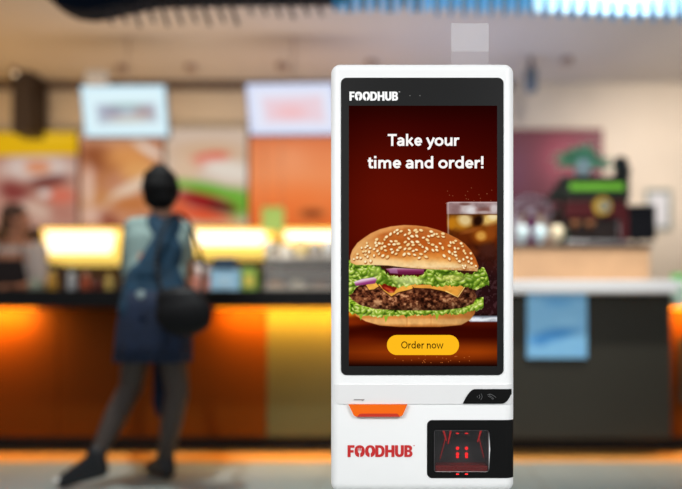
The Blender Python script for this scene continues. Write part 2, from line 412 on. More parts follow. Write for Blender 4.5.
# bottom bun
bun2 = P.poly([(352.5, 308), (476, 308), (474.5, 314), (470, 320), (461, 325), (440, 327), (400, 327), (380, 325.5), (366, 321.5), (356, 316)], .5)
t = (Y-308)/19+.06*(fbm(X/9, Y/5, 21)-.5)
bc = P.ramp(t, [(0, (150, 80, 26)), (.25, (204, 122, 52)), (.5, (208, 130, 60)), (.62, (226, 166, 98)), (.8, (232, 174, 104)), (.95, (190, 116, 52)), (1.1, (120, 60, 20))])
bc = bc*(.9+.22*fbm(X/4, Y/6, 33)[..., None]); bc = bc*(1-.22*np.clip((X-430)/50, 0, 1))[..., None]
P.put(P.spot(412, 327.5, 52, 3.5, 0, .7)*.7, (40, 4, 1)); P.put(bun2, bc)
P.put(bun2*np.exp(-((X-407)/.7)**2)*.3, (150, 80, 30)); P.put(bun2*np.exp(-((X-431)/.6)**2)*.25, (150, 80, 30))
# lower lettuce
def band(top, bot, soft=.5): return np.clip((Y-top)/soft+.5, 0, 1)*np.clip((bot-Y)/soft+.5, 0, 1)
def leafcol(seed, bright=1.0):
    a = fbm(X/5.5, Y/4.2, seed, 3); wx = 3*fbm(X/8, Y/6, seed+20, 2); r_ = np.abs(np.sin((X*.55+Y*.35)/1.9+wx*4)); f_ = fbm(X/1.8, Y/1.8, seed+9, 2)
    q = (a-.5)*1.5+.36+.26*r_+.14*(f_-.5)
    return P.ramp(q, [(.05, (22, 40, 5)), (.25, (62, 96, 14)), (.42, (112, 152, 28)), (.58, (158, 192, 56)), (.75, (204, 222, 104)), (.95, (238, 240, 170))])*bright
def ruffle(mask, xs, lo_f, hi_f, n, seed):
    base = P.I.copy(); q = np.random.default_rng(seed)
    for _ in range(n):
        x = q.uniform(*xs); a_, b__ = lo_f(x), hi_f(x); y = q.uniform(a_, b__); r_ = q.uniform(2.0, 4.2); an = q.uniform(-70, 70)
        P.spot_local(x+.5, y+1.0, r_, r_*.62, an, (38, 66, 8) if q.random() < .7 else (70, 104, 18), .8)
        g_ = q.uniform(0, 1); P.spot_local(x, y, r_*.9, r_*.5, an, (110+60*g_, 150+50*g_, 26+40*g_), .8)
        P.spot_local(x-.3, y-.6, r_*.62, r_*.22, an, (206+30*g_, 224+12*g_, 110+60*g_), 1.0)
    P.I = base*(1-mask[..., None])+P.I*mask[..., None]
jag = 3.6*(fbm(X/5, X*0+1.5, 41)-.5)*2+1.3*(fbm(X/1.5, X*0+4, 42)-.5)*2
low = np.interp(X, [349, 360, 372, 400, 430, 445, 462, 475, 484], [312, 315.5, 317.5, 316, 315, 314.5, 314, 309.5, 307])
upl = np.interp(X, [349, 356, 372, 400, 430, 455, 466, 476, 484], [296, 302, 307, 310, 310, 307, 302, 298, 297])
P.put(band(upl, low+jag)*(X < 483.5), leafcol(50))
P.put(band(low-1.2+jag, low+jag, .8)*(X < 483)*.35, (228, 236, 150))
ruffle(band(upl, low+jag)*(X < 483.5)*.85, (350, 483), lambda x: np.interp(x, [349, 372, 462, 484], [305, 312, 309, 300]), lambda x: np.interp(x, [349, 372, 462, 484], [314, 318, 315, 306]), 150, 402)
for sx, sy in ((437, 318), (361, 318), (386, 320)): P.put(P.poly([(sx-2, sy-4), (sx+2.4, sy-4), (sx-.2, sy+2.4)], .4), (140, 178, 48))
# patty
pn = 1.6*(fbm(X/4, X*0, 61)-.5)*2
pat = P.poly([(350, 292), (353, 287), (372, 284), (420, 284), (465, 285), (474, 289), (477, 297), (473, 304), (462, 308), (440, 310.5), (400, 310.5), (375, 309), (360, 305), (351, 299)], .5)
a = fbm(X/3.0, Y/2.6, 71, 3); c2 = fbm(X/6, Y/5, 75, 2)
pc = P.ramp(a*.75+c2*.25, [(.2, (20, 6, 3)), (.36, (52, 22, 12)), (.48, (98, 50, 30)), (.6, (142, 84, 52)), (.74, (214, 158, 112))])
pc = pc*(1-.35*np.clip((Y-300)/10, 0, 1)-.2*np.clip((X-440)/35, 0, 1))[..., None]
P.put(pat, pc); P.put(pat*P.spot(440, 291, 22, 4, 0, .9)*.5, (40, 14, 8)); P.put(pat*(a > .66)*P.spot(398, 300, 16, 9, 0, .9)*.5, (214, 150, 110))
# cheese
for pts, col in (([(366, 285), (375, 282), (383, 284), (374, 289.5), (369, 290)], (238, 176, 74)), ([(377, 283), (418, 283), (412, 289), (398, 292.5), (391.5, 296.5), (384, 291)], (240, 172, 66)),
                 ([(412, 285), (466, 283.5), (457.5, 296.5), (447, 292), (430, 288.5), (414, 288)], (234, 160, 62))):
    m_ = P.poly(pts, .4); P.put(m_, np.array(col)*(.86+.25*fbm(X/5, Y/3, 80)[..., None]))
    q_ = P.poly([(x, y+1.2) for x, y in pts], .5)-m_; P.put(np.clip(q_, 0, 1)*.7, (50, 20, 8))
P.put(P.poly([(446, 290.6), (457.5, 296.6), (466, 284), (467, 284.3), (458, 297.5), (445, 291.5)], .3), (252, 204, 110))
P.put(P.poly([(380, 284), (383, 289), (389, 293), (394, 292.5), (397, 288), (404, 285), (398, 282)], .5), (116, 20, 10)); P.put(P.spot(389, 289.6, 5, 1.4, 25, .8)*.8, (206, 70, 40)); P.put(P.spot(391, 292, 2.5, .8, 0, .8)*.7, (236, 130, 90))
# upper lettuce band, tomato/onion
P.put(P.poly([(352, 262), (478, 266), (478, 276), (352, 274)], .6), (52, 22, 12))
topl = np.interp(X, [349, 352, 360, 377, 384, 392, 420, 430, 445, 462, 474, 482, 487, 490], [262, 260, 262, 266, 272, 276, 275, 268, 268, 273, 273, 266, 274, 286])
botl = np.interp(X, [349, 358, 372, 385, 398, 410, 425, 435, 450, 462, 474, 487], [296, 286, 283, 285, 288, 285, 284, 286.5, 286, 286, 289, 285])
jt = 2.8*(fbm(X/4, X*0+9, 91)-.5)*2+1.4*(fbm(X/1.4, X*0+2, 92)-.5)*2
lm = band(topl+jt, botl+jag*.8)*(X < 489)
P.put(lm, leafcol(95)); ruffle(lm*.85, (350, 489), lambda x: np.interp(x, [349, 377, 392, 420, 430, 489], [263, 267, 277, 276, 269, 270]), lambda x: np.interp(x, [349, 372, 398, 474, 489], [292, 283, 287, 287, 284]), 300, 401); P.put(lm*P.spot(408, 280, 15, 5, 8, .8)*.6, (224, 230, 160)); P.put(lm*P.spot(386, 281, 6, 4, 40, .8)*.6, (60, 96, 14))
P.put(lm*P.spot(452, 278, 12, 3, 0, .8)*.5, (226, 218, 120)); P.put(lm*P.spot(470, 280, 5, 5, 0, .8)*.4, (70, 110, 20))
P.put(lm*P.spot(377, 272, 5, 5, 0, .8)*.4, (206, 226, 110)); P.put(lm*P.spot(440, 272, 8, 2, 20, .8)*.5, (50, 84, 10))
P.put(P.poly([(386, 269), (394, 268), (424, 269.4), (424, 274), (404, 275), (390, 273.4)], .4), P.ramp(Y+0*X, [(268, (228, 190, 200)), (270, (150, 70, 110)), (272, (112, 30, 70)), (275, (90, 20, 46))]))
P.put(P.poly([(389, 269.4), (397, 268.6), (398, 273.6), (390, 273)], .5)*.5, (190, 150, 190))
P.put(P.poly([(354, 282), (362, 279), (374, 277.4), (377, 279), (375, 283.6), (366, 284.6), (356, 286)], .4), P.ramp(Y+X*.2, [(350, (214, 160, 196)), (353, (236, 206, 224)), (356, (150, 60, 120)), (360, (120, 36, 90))]))
# top bun
bt = P.poly([(350.6, 262.5), (350.4, 256), (352.5, 250), (357.5, 243), (364, 238), (371, 233.4), (380, 229.4), (391, 226.6), (404, 225.2), (416, 225.6), (427, 227), (438, 230), (449, 234.4), (458, 239), (465, 244), (471, 250.6), (475.5, 258), (478.4, 266), (477.4, 271.5), (468, 270.8), (450, 270), (430, 269.4), (408, 268), (388, 265.6), (368, 265), (356, 265)], .45)
u = (X-414)/64; hgt = np.sqrt(np.clip(1-u*u, .02, 1)); vt = np.clip((Y-(269-43.5*hgt))/(43.5*hgt), 0, 1)   # 0 at the crown, 1 at the lower rim
vt = vt+.08*(fbm(X/11, Y/9, 101)-.5)
col = P.ramp(vt, [(0, (214, 140, 74)), (.1, (190, 104, 44)), (.38, (190, 94, 30)), (.56, (204, 108, 36)), (.72, (222, 142, 64)), (.85, (242, 198, 132)), (.94, (244, 208, 150)), (1.05, (186, 118, 58))])
P.put(bt, col*(.93+.14*fbm(X/3, Y/3, 107)[..., None]))
P.put(bt*P.spot(364, 252, 16, 11, -40, 1)*.6, (248, 206, 134)); P.put(bt*P.spot(372, 261, 24, 3.5, 0, 1)*.6, (252, 224, 172))
P.put(bt*P.spot(396, 248, 9, 8, 0, 1)*.35, (160, 76, 22)); P.put(bt*P.spot(419, 244, 12, 9, 0, 1)*.3, (158, 66, 22)); P.put(bt*P.spot(466, 258, 9, 13, -30, 1)*.35, (150, 80, 36))
P.put(bt*P.spot(406, 252, 6, 6, 0, 1)*.35, (236, 166, 84)); P.put(bt*np.clip((vt-.86)*6, 0, 1)*(fbm(X/1.5, Y/1.5, 111) > .55)*.3, (255, 236, 200))
P.put(bt*P.spot(386, 229, 26, 3, -12, 1)*.4, (236, 170, 104))
seeds = []; tries = 0
while len(seeds) < 120 and tries < 9000:
    tries += 1; x = rs.uniform(353, 476); y = rs.uniform(226, 268); uu = (x-414)/62.5
    if abs(uu) >= 1: continue
    cr = 269.5-42*math.sqrt(1-uu*uu); v = (y-cr)/(270-cr)
    if v < .03 or v > (.72 if x < 455 else .97): continue
    if vnoise(np.array([x/7.]), np.array([y/5.]), 77)[0] < .27 and 372 < x < 455: continue
    d0 = 2.5+1.5*v if 370 < x < 455 else 2.4
    if any((x-a_)**2+((y-b_)*1.2)**2 < d0**2 for a_, b_ in seeds): continue
    seeds.append((x, y))
for x, y in seeds:
    uu = (x-414)/62; ang = uu*60+rs.uniform(-45, 45); f_ = 1-.4*abs(uu)**2; s_ = rs.uniform(.9, 1.25)
    P.spot_local(x+.3, y+.8, 1.9*s_*f_, 1.25*s_, ang, (142, 66, 18), .8)
    P.spot_local(x, y, 1.75*s_*f_+.15, 1.12*s_, ang, (226, 176, 110), .4)
    P.spot_local(x-.1, y-.15, 1.4*s_*f_, .85*s_, ang, (255, 238, 196) if rs.random() < .65 else (248, 218, 160), .6)
P.I = np.clip(P.I, 0, 255)
x0, z1 = k(349, 106); x1, z0 = k(497, 366); yd = KY-.0026
disp = link('display', P.sheet(flat_fn((x0, yd, z1), (x1, yd, z1), (x0, yd, z0))), picture_mat('burger advert on lit display'), kiosk)
disp['label'] = 'lit display showing a burger and a glass of cola'
glowW = mat('white lit text', (255, 255, 255), 1, emit=(255, 252, 250), strength=1.0, spec=0)
MATS['white lit text'].node_tree.nodes['Principled BSDF'].inputs['Base Color'].default_value = (0, 0, 0, 1)
def lit(name, c):
    m = mat(name, (0, 0, 0), 1, emit=c, strength=1.0, spec=0); return m
yt = KY-.0032
def arc(cx, cy, rx, ry, a0, a1, n=14): return [(cx+rx*math.cos(R(a0+(a1-a0)*i/n)), cy+ry*math.sin(R(a0+(a1-a0)*i/n))) for i in range(n+1)]
# glyph: advance, strokes on a grid where capitals are 11.8 high and small letters 8.5 (strokes run along their middle)
h_ = 1.05
GL = {'T': (8.6, [[(.2, 10.8), (8.6, 10.8)], [(4.4, 10.8), (4.4, 0)]]),
 'O': (11.6, [arc(5.8, 5.9, 4.7, 4.9, 0, 360, 28)]),
 'a': (7.9, [arc(3.6, 5.1, 2.6, 2.5, 150, 20, 8)+[(6.1, 4.6), (6.1, 0)], [(6.1, 4.7), (3.6, 4.3)]+arc(3.0, 2.6, 1.75, 1.75, 100, 270, 8)+[(4.4, 1.1), (6.1, 2.4)]]),
 'k': (7.9, [[(1.7, 0), (1.7, 12)], [(1.7, 4.4), (3.2, 4.4), (6.6, 8.2)], [(3.3, 4.6), (7.1, .2)]]),
 'e': (8.1, [[(1.9, 4.2), (6.7, 4.2)]+arc(4.15, 4.25, 2.6, 3.2, 10, 300, 18)+[(6.6, 1.9)]]),
 'y': (7.6, [[(.7, 8.3), (3.9, .9)], [(7.2, 8.3), (3.2, -1.6), (2.4, -2.6), (1.2, -2.7)]]),
 'o': (8.9, [arc(4.35, 4.2, 3.15, 3.25, 0, 360, 24)]),
 'u': (8.6, [[(1.6, 8.4), (1.6, 3.2)]+arc(3.7, 3.1, 2.1, 2.1, 180, 290, 8)+[(6.5, 3.0)], [(6.9, 8.4), (6.9, 0)]]),
 'r': (5.7, [[(1.7, 0), (1.7, 8.3)], [(1.8, 5.0), (2.8, 6.8), (4.0, 7.4), (5.6, 7.2)]]),
 't': (5.3, [[(2.2, 10.6), (2.2, 2.6), (2.8, 1.2), (4.0, 1.0), (5.1, 1.5)], [(.3, 7.5), (5.0, 7.5)]]),
 'i': (3.6, [[(1.6, 0), (1.6, 8.3)], [(1.6, 10.0), (1.6, 12.2)]]),
 'm': (13.0, [[(1.7, 0), (1.7, 8.3)], [(1.7, 5.6)]+arc(4.2, 5.2, 2.1, 2.2, 150, 0, 8)+[(6.3, 0)], [(6.4, 5.6)]+arc(9.0, 5.2, 2.1, 2.2, 150, 0, 8)+[(11.1, 0)]]),
 'n': (8.6, [[(1.7, 0), (1.7, 8.3)], [(1.8, 5.5)]+arc(4.5, 5.2, 2.2, 2.2, 150, 0, 8)+[(6.8, 0)]]),
 'd': (8.8, [[(7.0, 0), (7.0, 12.1)], [(7.0, 2.4)]+arc(4.2, 4.2, 2.9, 3.2, 320, 40, 18)+[(7.0, 6.0)]]),
 'w': (11.6, [[(.6, 8.3), (3.2, .6), (5.8, 7.6), (8.4, .6), (11.0, 8.3)]]),
 '!': (3.4, [[(1.7, 12), (1.7, 3.6)], [(1.7, 0), (1.7, 2.2)]]), ' ': (3.5, [])}
def txt(name, s, px0, px1, p_cap, p_base, m, parent, weight=2.1, y=yt):
    """writing drawn stroke by stroke; p_cap and p_base are the heights of the capitals' top and of the base line"""
    pen = 0; st = []
    for ch_ in s:
        adv, ss = GL[ch_]; st += [[(x+pen, z) for x, z in q_] for q_ in ss]; pen += adv
    xs = [x for q_ in st for x, _ in q_]; lo, hi = min(xs)-weight*.35, max(xs)+weight*.35
    a0, b1 = k(px0, p_cap); a1, b0 = k(px1, p_base); fx = (a1-a0)/(hi-lo); fz = (b1-b0)/11.8; bm = bmesh.new(); w = weight/2
    def pt(x, z): return bm.verts.new((a0+(x-lo)*fx, y, b0+z*fz))
    for q_ in st:
        L_ = []; R_ = []
        for i, (x, z) in enumerate(q_):
            p0 = q_[max(i-1, 0)]; p1 = q_[min(i+1, len(q_)-1)]
            if q_[0] == q_[-1] and i in (0, len(q_)-1): p0, p1 = q_[-2], q_[1]
            d0 = Vector((x-p0[0], z-p0[1])); d1 = Vector((p1[0]-x, p1[1]-z))
            d0 = d0.normalized() if d0.length > 1e-6 else d1.normalized(); d1 = d1.normalized() if d1.length > 1e-6 else d0
            t_ = (d0+d1).normalized(); nx, nz = -t_.y, t_.x; mm = w/max(.5, t_.dot(d0))
            L_.append(pt(x+nx*mm, z+nz*mm)); R_.append(pt(x-nx*mm, z-nz*mm))
        for i in range(len(q_)-1): bm.faces.new((L_[i], R_[i], R_[i+1], L_[i+1]))
    for f_ in bm.faces:
        f_.normal_update()
        if f_.normal.y > 0: f_.normal_flip()
    me = bpy.data.meshes.new(name); bm.to_mesh(me); bm.free()
    return link(name, me, m, parent)
txt('headline_text', 'Take your', 387, 460, 134.4, 146.2, glowW, disp)
txt('headline_text', 'time and order!', 367, 483, 156.7, 168.7, glowW, disp)
a0, b1 = k(387, 335); a1, b0 = k(459, 355)
B().prism(rrect(a0, b0, a1, b1, (b1-b0)/2-.0002, 10), yt, yt+.0003).build('order_button', lit('amber button on display', (255, 188, 28)), disp)
txt('button_text', 'Order now', 401.4, 443.3, 341.2, 348.6, lit('dark text on display', (44, 22, 4)), disp, 1.6, y=KY-.0038)
# camera dots in the bezel
for px_, py_ in ((410, 96), (420, 96)):
    c = k(px_, py_); B().cyl((c[0], KY-.0028, c[1]), (c[0], KY-.001, c[1]), .0011, seg=12).build('sensor_dot', mat('pale sensor', (150, 150, 150), .3), kiosk)

# ---- logo
def ell_arc(cx, cy, rx, ry, a0, a1, n=24, e=1.0):
    out = []
    for i in range(n+1):
        a = R(a0+(a1-a0)*i/n); c_, s_ = math.cos(a), math.sin(a)
        out.append((cx+rx*math.copysign(abs(c_)**e, c_), cy+ry*math.copysign(abs(s_)**e, s_)))
    return out
def logo_polys():
    L = []; H = 11.8
    L.append([(0, 0), (3, 0), (3, 4.5), (6.1, 4.5), (6.1, 6.9), (3, 6.9), (3, 9.3), (6.9, 9.3), (6.9, H), (0, H)])
    # O with a fork cut out of it
    cx = 12.1
    L.append(ell_arc(cx, 5.9, 5.05, 5.9, -85, 265, 40, .85)+[(cx-.5, 3.6), (cx-1.6, 4.7), (cx-1.9, 9.0), (cx-1.2, 9.0), (cx-1.0, 6.4), (cx-.4, 6.4), (cx-.35, 9.2), (cx+.35, 9.2), (cx+.4, 6.4), (cx+1.0, 6.4), (cx+1.2, 9.0), (cx+1.9, 9.0), (cx+1.6, 4.7), (cx+.5, 3.6)])
    # O with a spoon cut out of it
    cx = 22.6
    L.append(ell_arc(cx, 5.9, 5.05, 5.9, -85, 265, 40, .85)+[(cx-.5, 3.4)]+[(x, y) for x, y in ell_arc(cx, 6.5, 1.9, 3.0, 250, -70, 18)]+[(cx+.5, 3.4)])
    L.append([(27.8, 0), (31.8, 0)]+ell_arc(31.6, 5.9, 5.5, 5.9, -88, 88, 16, .85)+[(31.8, H), (27.8, H)]); L.append([(30.8, 2.5), (31.6, 2.5)]+ell_arc(31.6, 5.9, 2.5, 3.4, -85, 85, 12, .85)+[(31.6, 9.3), (30.8, 9.3)])
    L.append([(37.6, 0), (40.6, 0), (40.6, 4.6), (43.9, 4.6), (43.9, 0), (46.9, 0), (46.9, H), (43.9, H), (43.9, 7.2), (40.6, 7.2), (40.6, H), (37.6, H)])
    L.append([(47.5, H), (47.5, 4.4)]+ell_arc(51.9, 4.4, 4.4, 4.4, 180, 360, 20, .9)+[(56.3, H), (53.3, H), (53.3, 4.6)]+ell_arc(51.9, 4.4, 1.4, 1.9, 0, -180, 10)+[(50.5, H)])
    L.append([(56.9, 0), (61, 0)]+ell_arc(61.0, 3.3, 4.0, 3.3, -88, 70, 12, .9)+[(63.6, 6.3)]+ell_arc(61.0, 8.8, 3.6, 3.0, -30, 88, 10, .9)+[(56.9, H)])
    L.append([(59.8, 2.3), (61, 2.3), (62.1, 2.9), (62.2, 4.2), (61.2, 5.0), (59.8, 5.0)]); L.append([(59.8, 7.1), (61, 7.1), (61.8, 7.6), (61.8, 8.8), (61, 9.4), (59.8, 9.4)])
    L.append([(66, 11), (66.3, 11), (66.3, 11.8), (65.9, 11.8)]); L.append([(66.7, 11), (67.3, 11), (67.3, 11.8), (66.7, 11.8)])
    return L
def logo(px0, px1, pt, pb, m, off):
    a0, b1 = k(px0, pt); a1, b0 = k(px1, pb); sx = (a1-a0)/65; sz = (b1-b0)/11.8
    me = curve_mesh([[(x*sx, z*sz) for x, z in p] for p in logo_polys()], .0004)
    me.transform(Matrix.Translation((a0, KY-off, b0))); return me
o = link('logo', logo(349.6, 398.1, 92, 101, None, .0026), mat('white printed logo', (238, 238, 238), .5), kiosk); o['label'] = 'white FOODHUB logo'
MATS['white printed logo'].node_tree.nodes['Principled BSDF'].inputs['Emission Color'].default_value = (1, 1, 1, 1); MATS['white printed logo'].node_tree.nodes['Principled BSDF'].inputs['Emission Strength'].default_value = .1
o = link('logo', logo(347.6, 412.5, 445.2, 457, None, .0006), mat('red printed logo', (200, 38, 38), .45), kiosk); o['label'] = 'red FOODHUB logo'

# ---- lip, card reader, ticket chute, scanner
_, zl1 = k(0, 384.5); _, zl0 = k(0, 404); xl = k(334, 0)[0]
def lip_lo(x):
    r_ = .014; d = x-(kx0+RR-RR*math.sin(R(32)))
    q = 0
    if d < r_: q = r_-math.sqrt(max(0, r_*r_-(r_-max(d, 0))**2))
    return zl0+q
lip = wrap('printer_lip', lgrey, lip_lo, lambda x: zl1, kx0+RR, kx1, .002, kiosk, theta=50, thL=32)
def rd_lo(x):
    _, a = k(0, 403.4); px_ = x*F/KY+PX0
    return a+max(0, min(1, (px_-499)/12))**3*.024
def rd_hi(x):
    px_ = x*F/KY+PX0; _, a = k(0, 389)
    if px_ < 475:
        t_ = np.clip((px_-463)/12, 0, 1); return k(0, 403.3-14.3*(1-(1-t_)**1.6 if False else math.sin(t_*math.pi/2)**.9))[1]
    return a
wrap('card_reader', mat('black card reader plastic', (7, 7, 7), .6, spec=.15), rd_lo, rd_hi, k(463, 0)[0], kx1, .0045, kiosk, theta=38)
ic = B(); gi = mat('grey printed symbol', (150, 150, 150), .5)
for i, r_ in enumerate((.004, .0105, .017)):
    c = k(476.5, 396.5); pts = [(c[0]-.002+r_*math.cos(R(a)), KY-.0056, c[1]+r_*.75*math.sin(R(a))) for a in range(-40, 41, 20)]
    ic.tube(pts, .0005, 5)
c = k(491, 396.5)
for pl in ([(-.009, .004), (-.002, .006), (.006, .002), (.011, -.002)], [(-.007, .001), (-.001, -.002), (.004, -.006)], [(-.004, .003), (.002, -.001), (.006, -.005)]):
    ic.tube([(c[0]+x*1.2, KY-.0056, c[1]+z*1.2) for x, z in pl], .0005, 5)
ic.build('contactless_symbol', mat('silver symbol', (120, 120, 122), .5), kiosk)
mk = B(); c0 = k(354, 399); c1 = k(364.5, 400)
mk.box((c0[0], KY-.0032, c1[1]), (c1[0], KY-.0018, c0[1])); tcx = k(361.5, 0)[0]; mk.prism([(tcx, c1[1]), (tcx+.006, c1[1]), (tcx+.003, c1[1]-.0032)], KY-.0032, KY-.0018)
mk.build('slot_symbol', gi, kiosk)
orange = mat('bright orange plastic', (246, 106, 6), .4, spec=.3)
tr_ = [k(349, 404.3), k(407.3, 404.3), k(403.2, 414), k(402, 415.6), k(400, 416.2), k(356.5, 416.2), k(354.8, 415.6), k(353.6, 414)]
B().prism(tr_[::-1], KY-.008, KY+.002).build('ticket_chute', orange, kiosk)
sl_ = [k(357.4, 416.4), k(399.6, 416.4), k(398.5, 414), k(397, 413.2), k(362, 413.2), k(359.4, 414)]
B().prism(sl_, KY-.0088, KY-.0072).build('ticket_slot', mat('dark red slot', (196, 38, 6), .6), kiosk)['label'] = 'dark red slot in the chute'

sx0, sz1 = k(427, 420); _, sz0 = k(0, 478)
def rc(x):
    r_ = .014; d = x-sx0; return r_-math.sqrt(max(0, r_*r_-(r_-d)**2)) if d < r_ else 0
wrap('scanner_panel', mat('black scanner glass', (12, 12, 12), .4, spec=.2), lambda x: sz0+rc(x), lambda x: sz1-rc(x), sx0, kx1, .0012, kiosk, hole=(wx0, wz0, wx1, wz1, .006), theta=66)
# inside of the scanner bay
e_ = .0005; yi = KY+.053
sb = B()
sb.box((wx0+e_, yi, wz0+e_), (wx1-e_, yi+.0015, wz1-e_)); sb.box((wx0+e_, KY+.0001, wz0+e_), (wx0+.002, yi, wz1-e_)); sb.box((wx1-.002, KY+.0001, wz0+e_), (wx1-e_, yi, wz1-e_))
sb.box((wx0+e_, KY+.0001, wz1-.002), (wx1-e_, yi, wz1-e_))
sb.build('scanner_bay', mat('dark grey bay lining', (78, 74, 76), .35), kiosk)
B().box((wx0+.002, KY+.004, wz0+e_), (wx1-.002, yi, wz0+.016), .003).build('scan_bed', mat('dark red scan bed', (150, 40, 38), .25), kiosk)
red = mat('red LED', (255, 40, 40), .5, emit=(255, 30, 34), strength=1.3)
def led(name, px_, py_, w, h, y):
    c = at(px_, py_, y); B().box((c.x-w/2, y-.001, c.z-h/2), (c.x+w/2, y+.001, c.z+h/2), min(w, h)*.3, 2).build(name, red, kiosk)
for px_ in (457.5, 466.5):
    c = at(px_, 448.2, yi-.001); B().cyl((c.x, yi-.003, c.z), (c.x, yi, c.z), .0046, seg=18).build('scanner_light', red, kiosk)
    c = at(px_, 454, yi-.001); d = at(px_, 457, yi-.001)
    B().cyl((c.x, yi-.003, c.z), (c.x, yi, c.z), .0046, seg=18).box((d.x-.0038, yi-.003, d.z-.003), (d.x+.0038, yi, d.z+.004), .001).build('scanner_light', red, kiosk)
    led('indicator_light', px_, 433.4, .009, .003, KY+.045); 
    led('indicator_light', px_, 474.2, .008, .0028, KY-.0016)
rs2 = random.Random(3)
dimred = mat('red LED reflection', (120, 20, 22), .3, emit=(220, 30, 34), strength=.75)  # red LED reflections in the bay, built as thin glowing rods
for (a_, b_) in (((443.5, 430.5), (446.5, 441)), ((450.8, 430.5), (448, 444)), ((481, 430.5), (477.5, 442)), ((446, 436), (440, 459)), ((479, 438), (484, 458))):
    yq = KY+.05; p_ = at(*a_, yq); q_ = at(*b_, yq); B().cyl(p_, q_, .0028 if a_[1] < 435 else .0009, .0014 if a_[1] < 435 else .0006, seg=8).build('red_streak', dimred, kiosk)
# clear window of the scanner
gw = bpy.data.materials.new('smoked window'); gw.use_nodes = True; n_ = gw.node_tree
n_.nodes.remove(n_.nodes['Principled BSDF']); t1 = n_.nodes.new('ShaderNodeBsdfTransparent'); t2 = n_.nodes.new('ShaderNodeBsdfGlossy'); t3 = n_.nodes.new('ShaderNodeMixShader')
t1.inputs[0].default_value = (.8, .8, .8, 1); t2.inputs['Roughness'].default_value = .1; t3.inputs[0].default_value = .07
n_.links.new(t1.outputs[0], t3.inputs[1]); n_.links.new(t2.outputs[0], t3.inputs[2]); n_.links.new(t3.outputs[0], n_.nodes['Material Output'].inputs['Surface'])
B().box((wx0+.0022, KY+.0005, wz0+.0022), (wx1-.0022, KY+.002, wz1-.0022)).build('scanner_window', gw, kiosk)
# stand (below the frame) and the clear flag on top
B().box(((kx0+kx1)/2-.14, KY+.03, .02), ((kx0+kx1)/2+.14, KY+.12, kz0+.005), .01).build('stand_column', white, kiosk)
B().box((kx0-.02, KY-.12, 0), (kx1+.02, KY+.26, .02), .006).build('base_plate', white, kiosk)
def frosted(name, a, col):
    m = bpy.data.materials.new(name); m.use_nodes = True; n_ = m.node_tree
    n_.nodes.remove(n_.nodes['Principled BSDF']); t1 = n_.nodes.new('ShaderNodeBsdfTransparent'); t2 = n_.nodes.new('ShaderNodeBsdfDiffuse'); t3 = n_.nodes.new('ShaderNodeMixShader')
    t2.inputs[0].default_value = (*col, 1); t3.inputs[0].default_value = a
    n_.links.new(t1.outputs[0], t3.inputs[1]); n_.links.new(t2.outputs[0], t3.inputs[2]); n_.links.new(t3.outputs[0], n_.nodes['Material Output'].inputs['Surface']); return m
fa, fb, fc = [(v.x, v.z) for v in (at(451.2, 23.3, KY+.07), at(488.8, 51, KY+.07), at(488.8, 70, KY+.07))]
B().prism(rrect(fa[0], fb[1], fb[0], fa[1], .002), KY+.07, KY+.073).build('frosted_flag', frosted('frosted acrylic', .17, (.9, .9, .92)), kiosk)
B().prism([(fa[0], fc[1]), (fb[0], fc[1]), (fb[0], fb[1]), (fa[0], fb[1])], KY+.07, KY+.073).build('clear_stem', frosted('clear acrylic', .06, (.9, .9, .95)), kiosk)

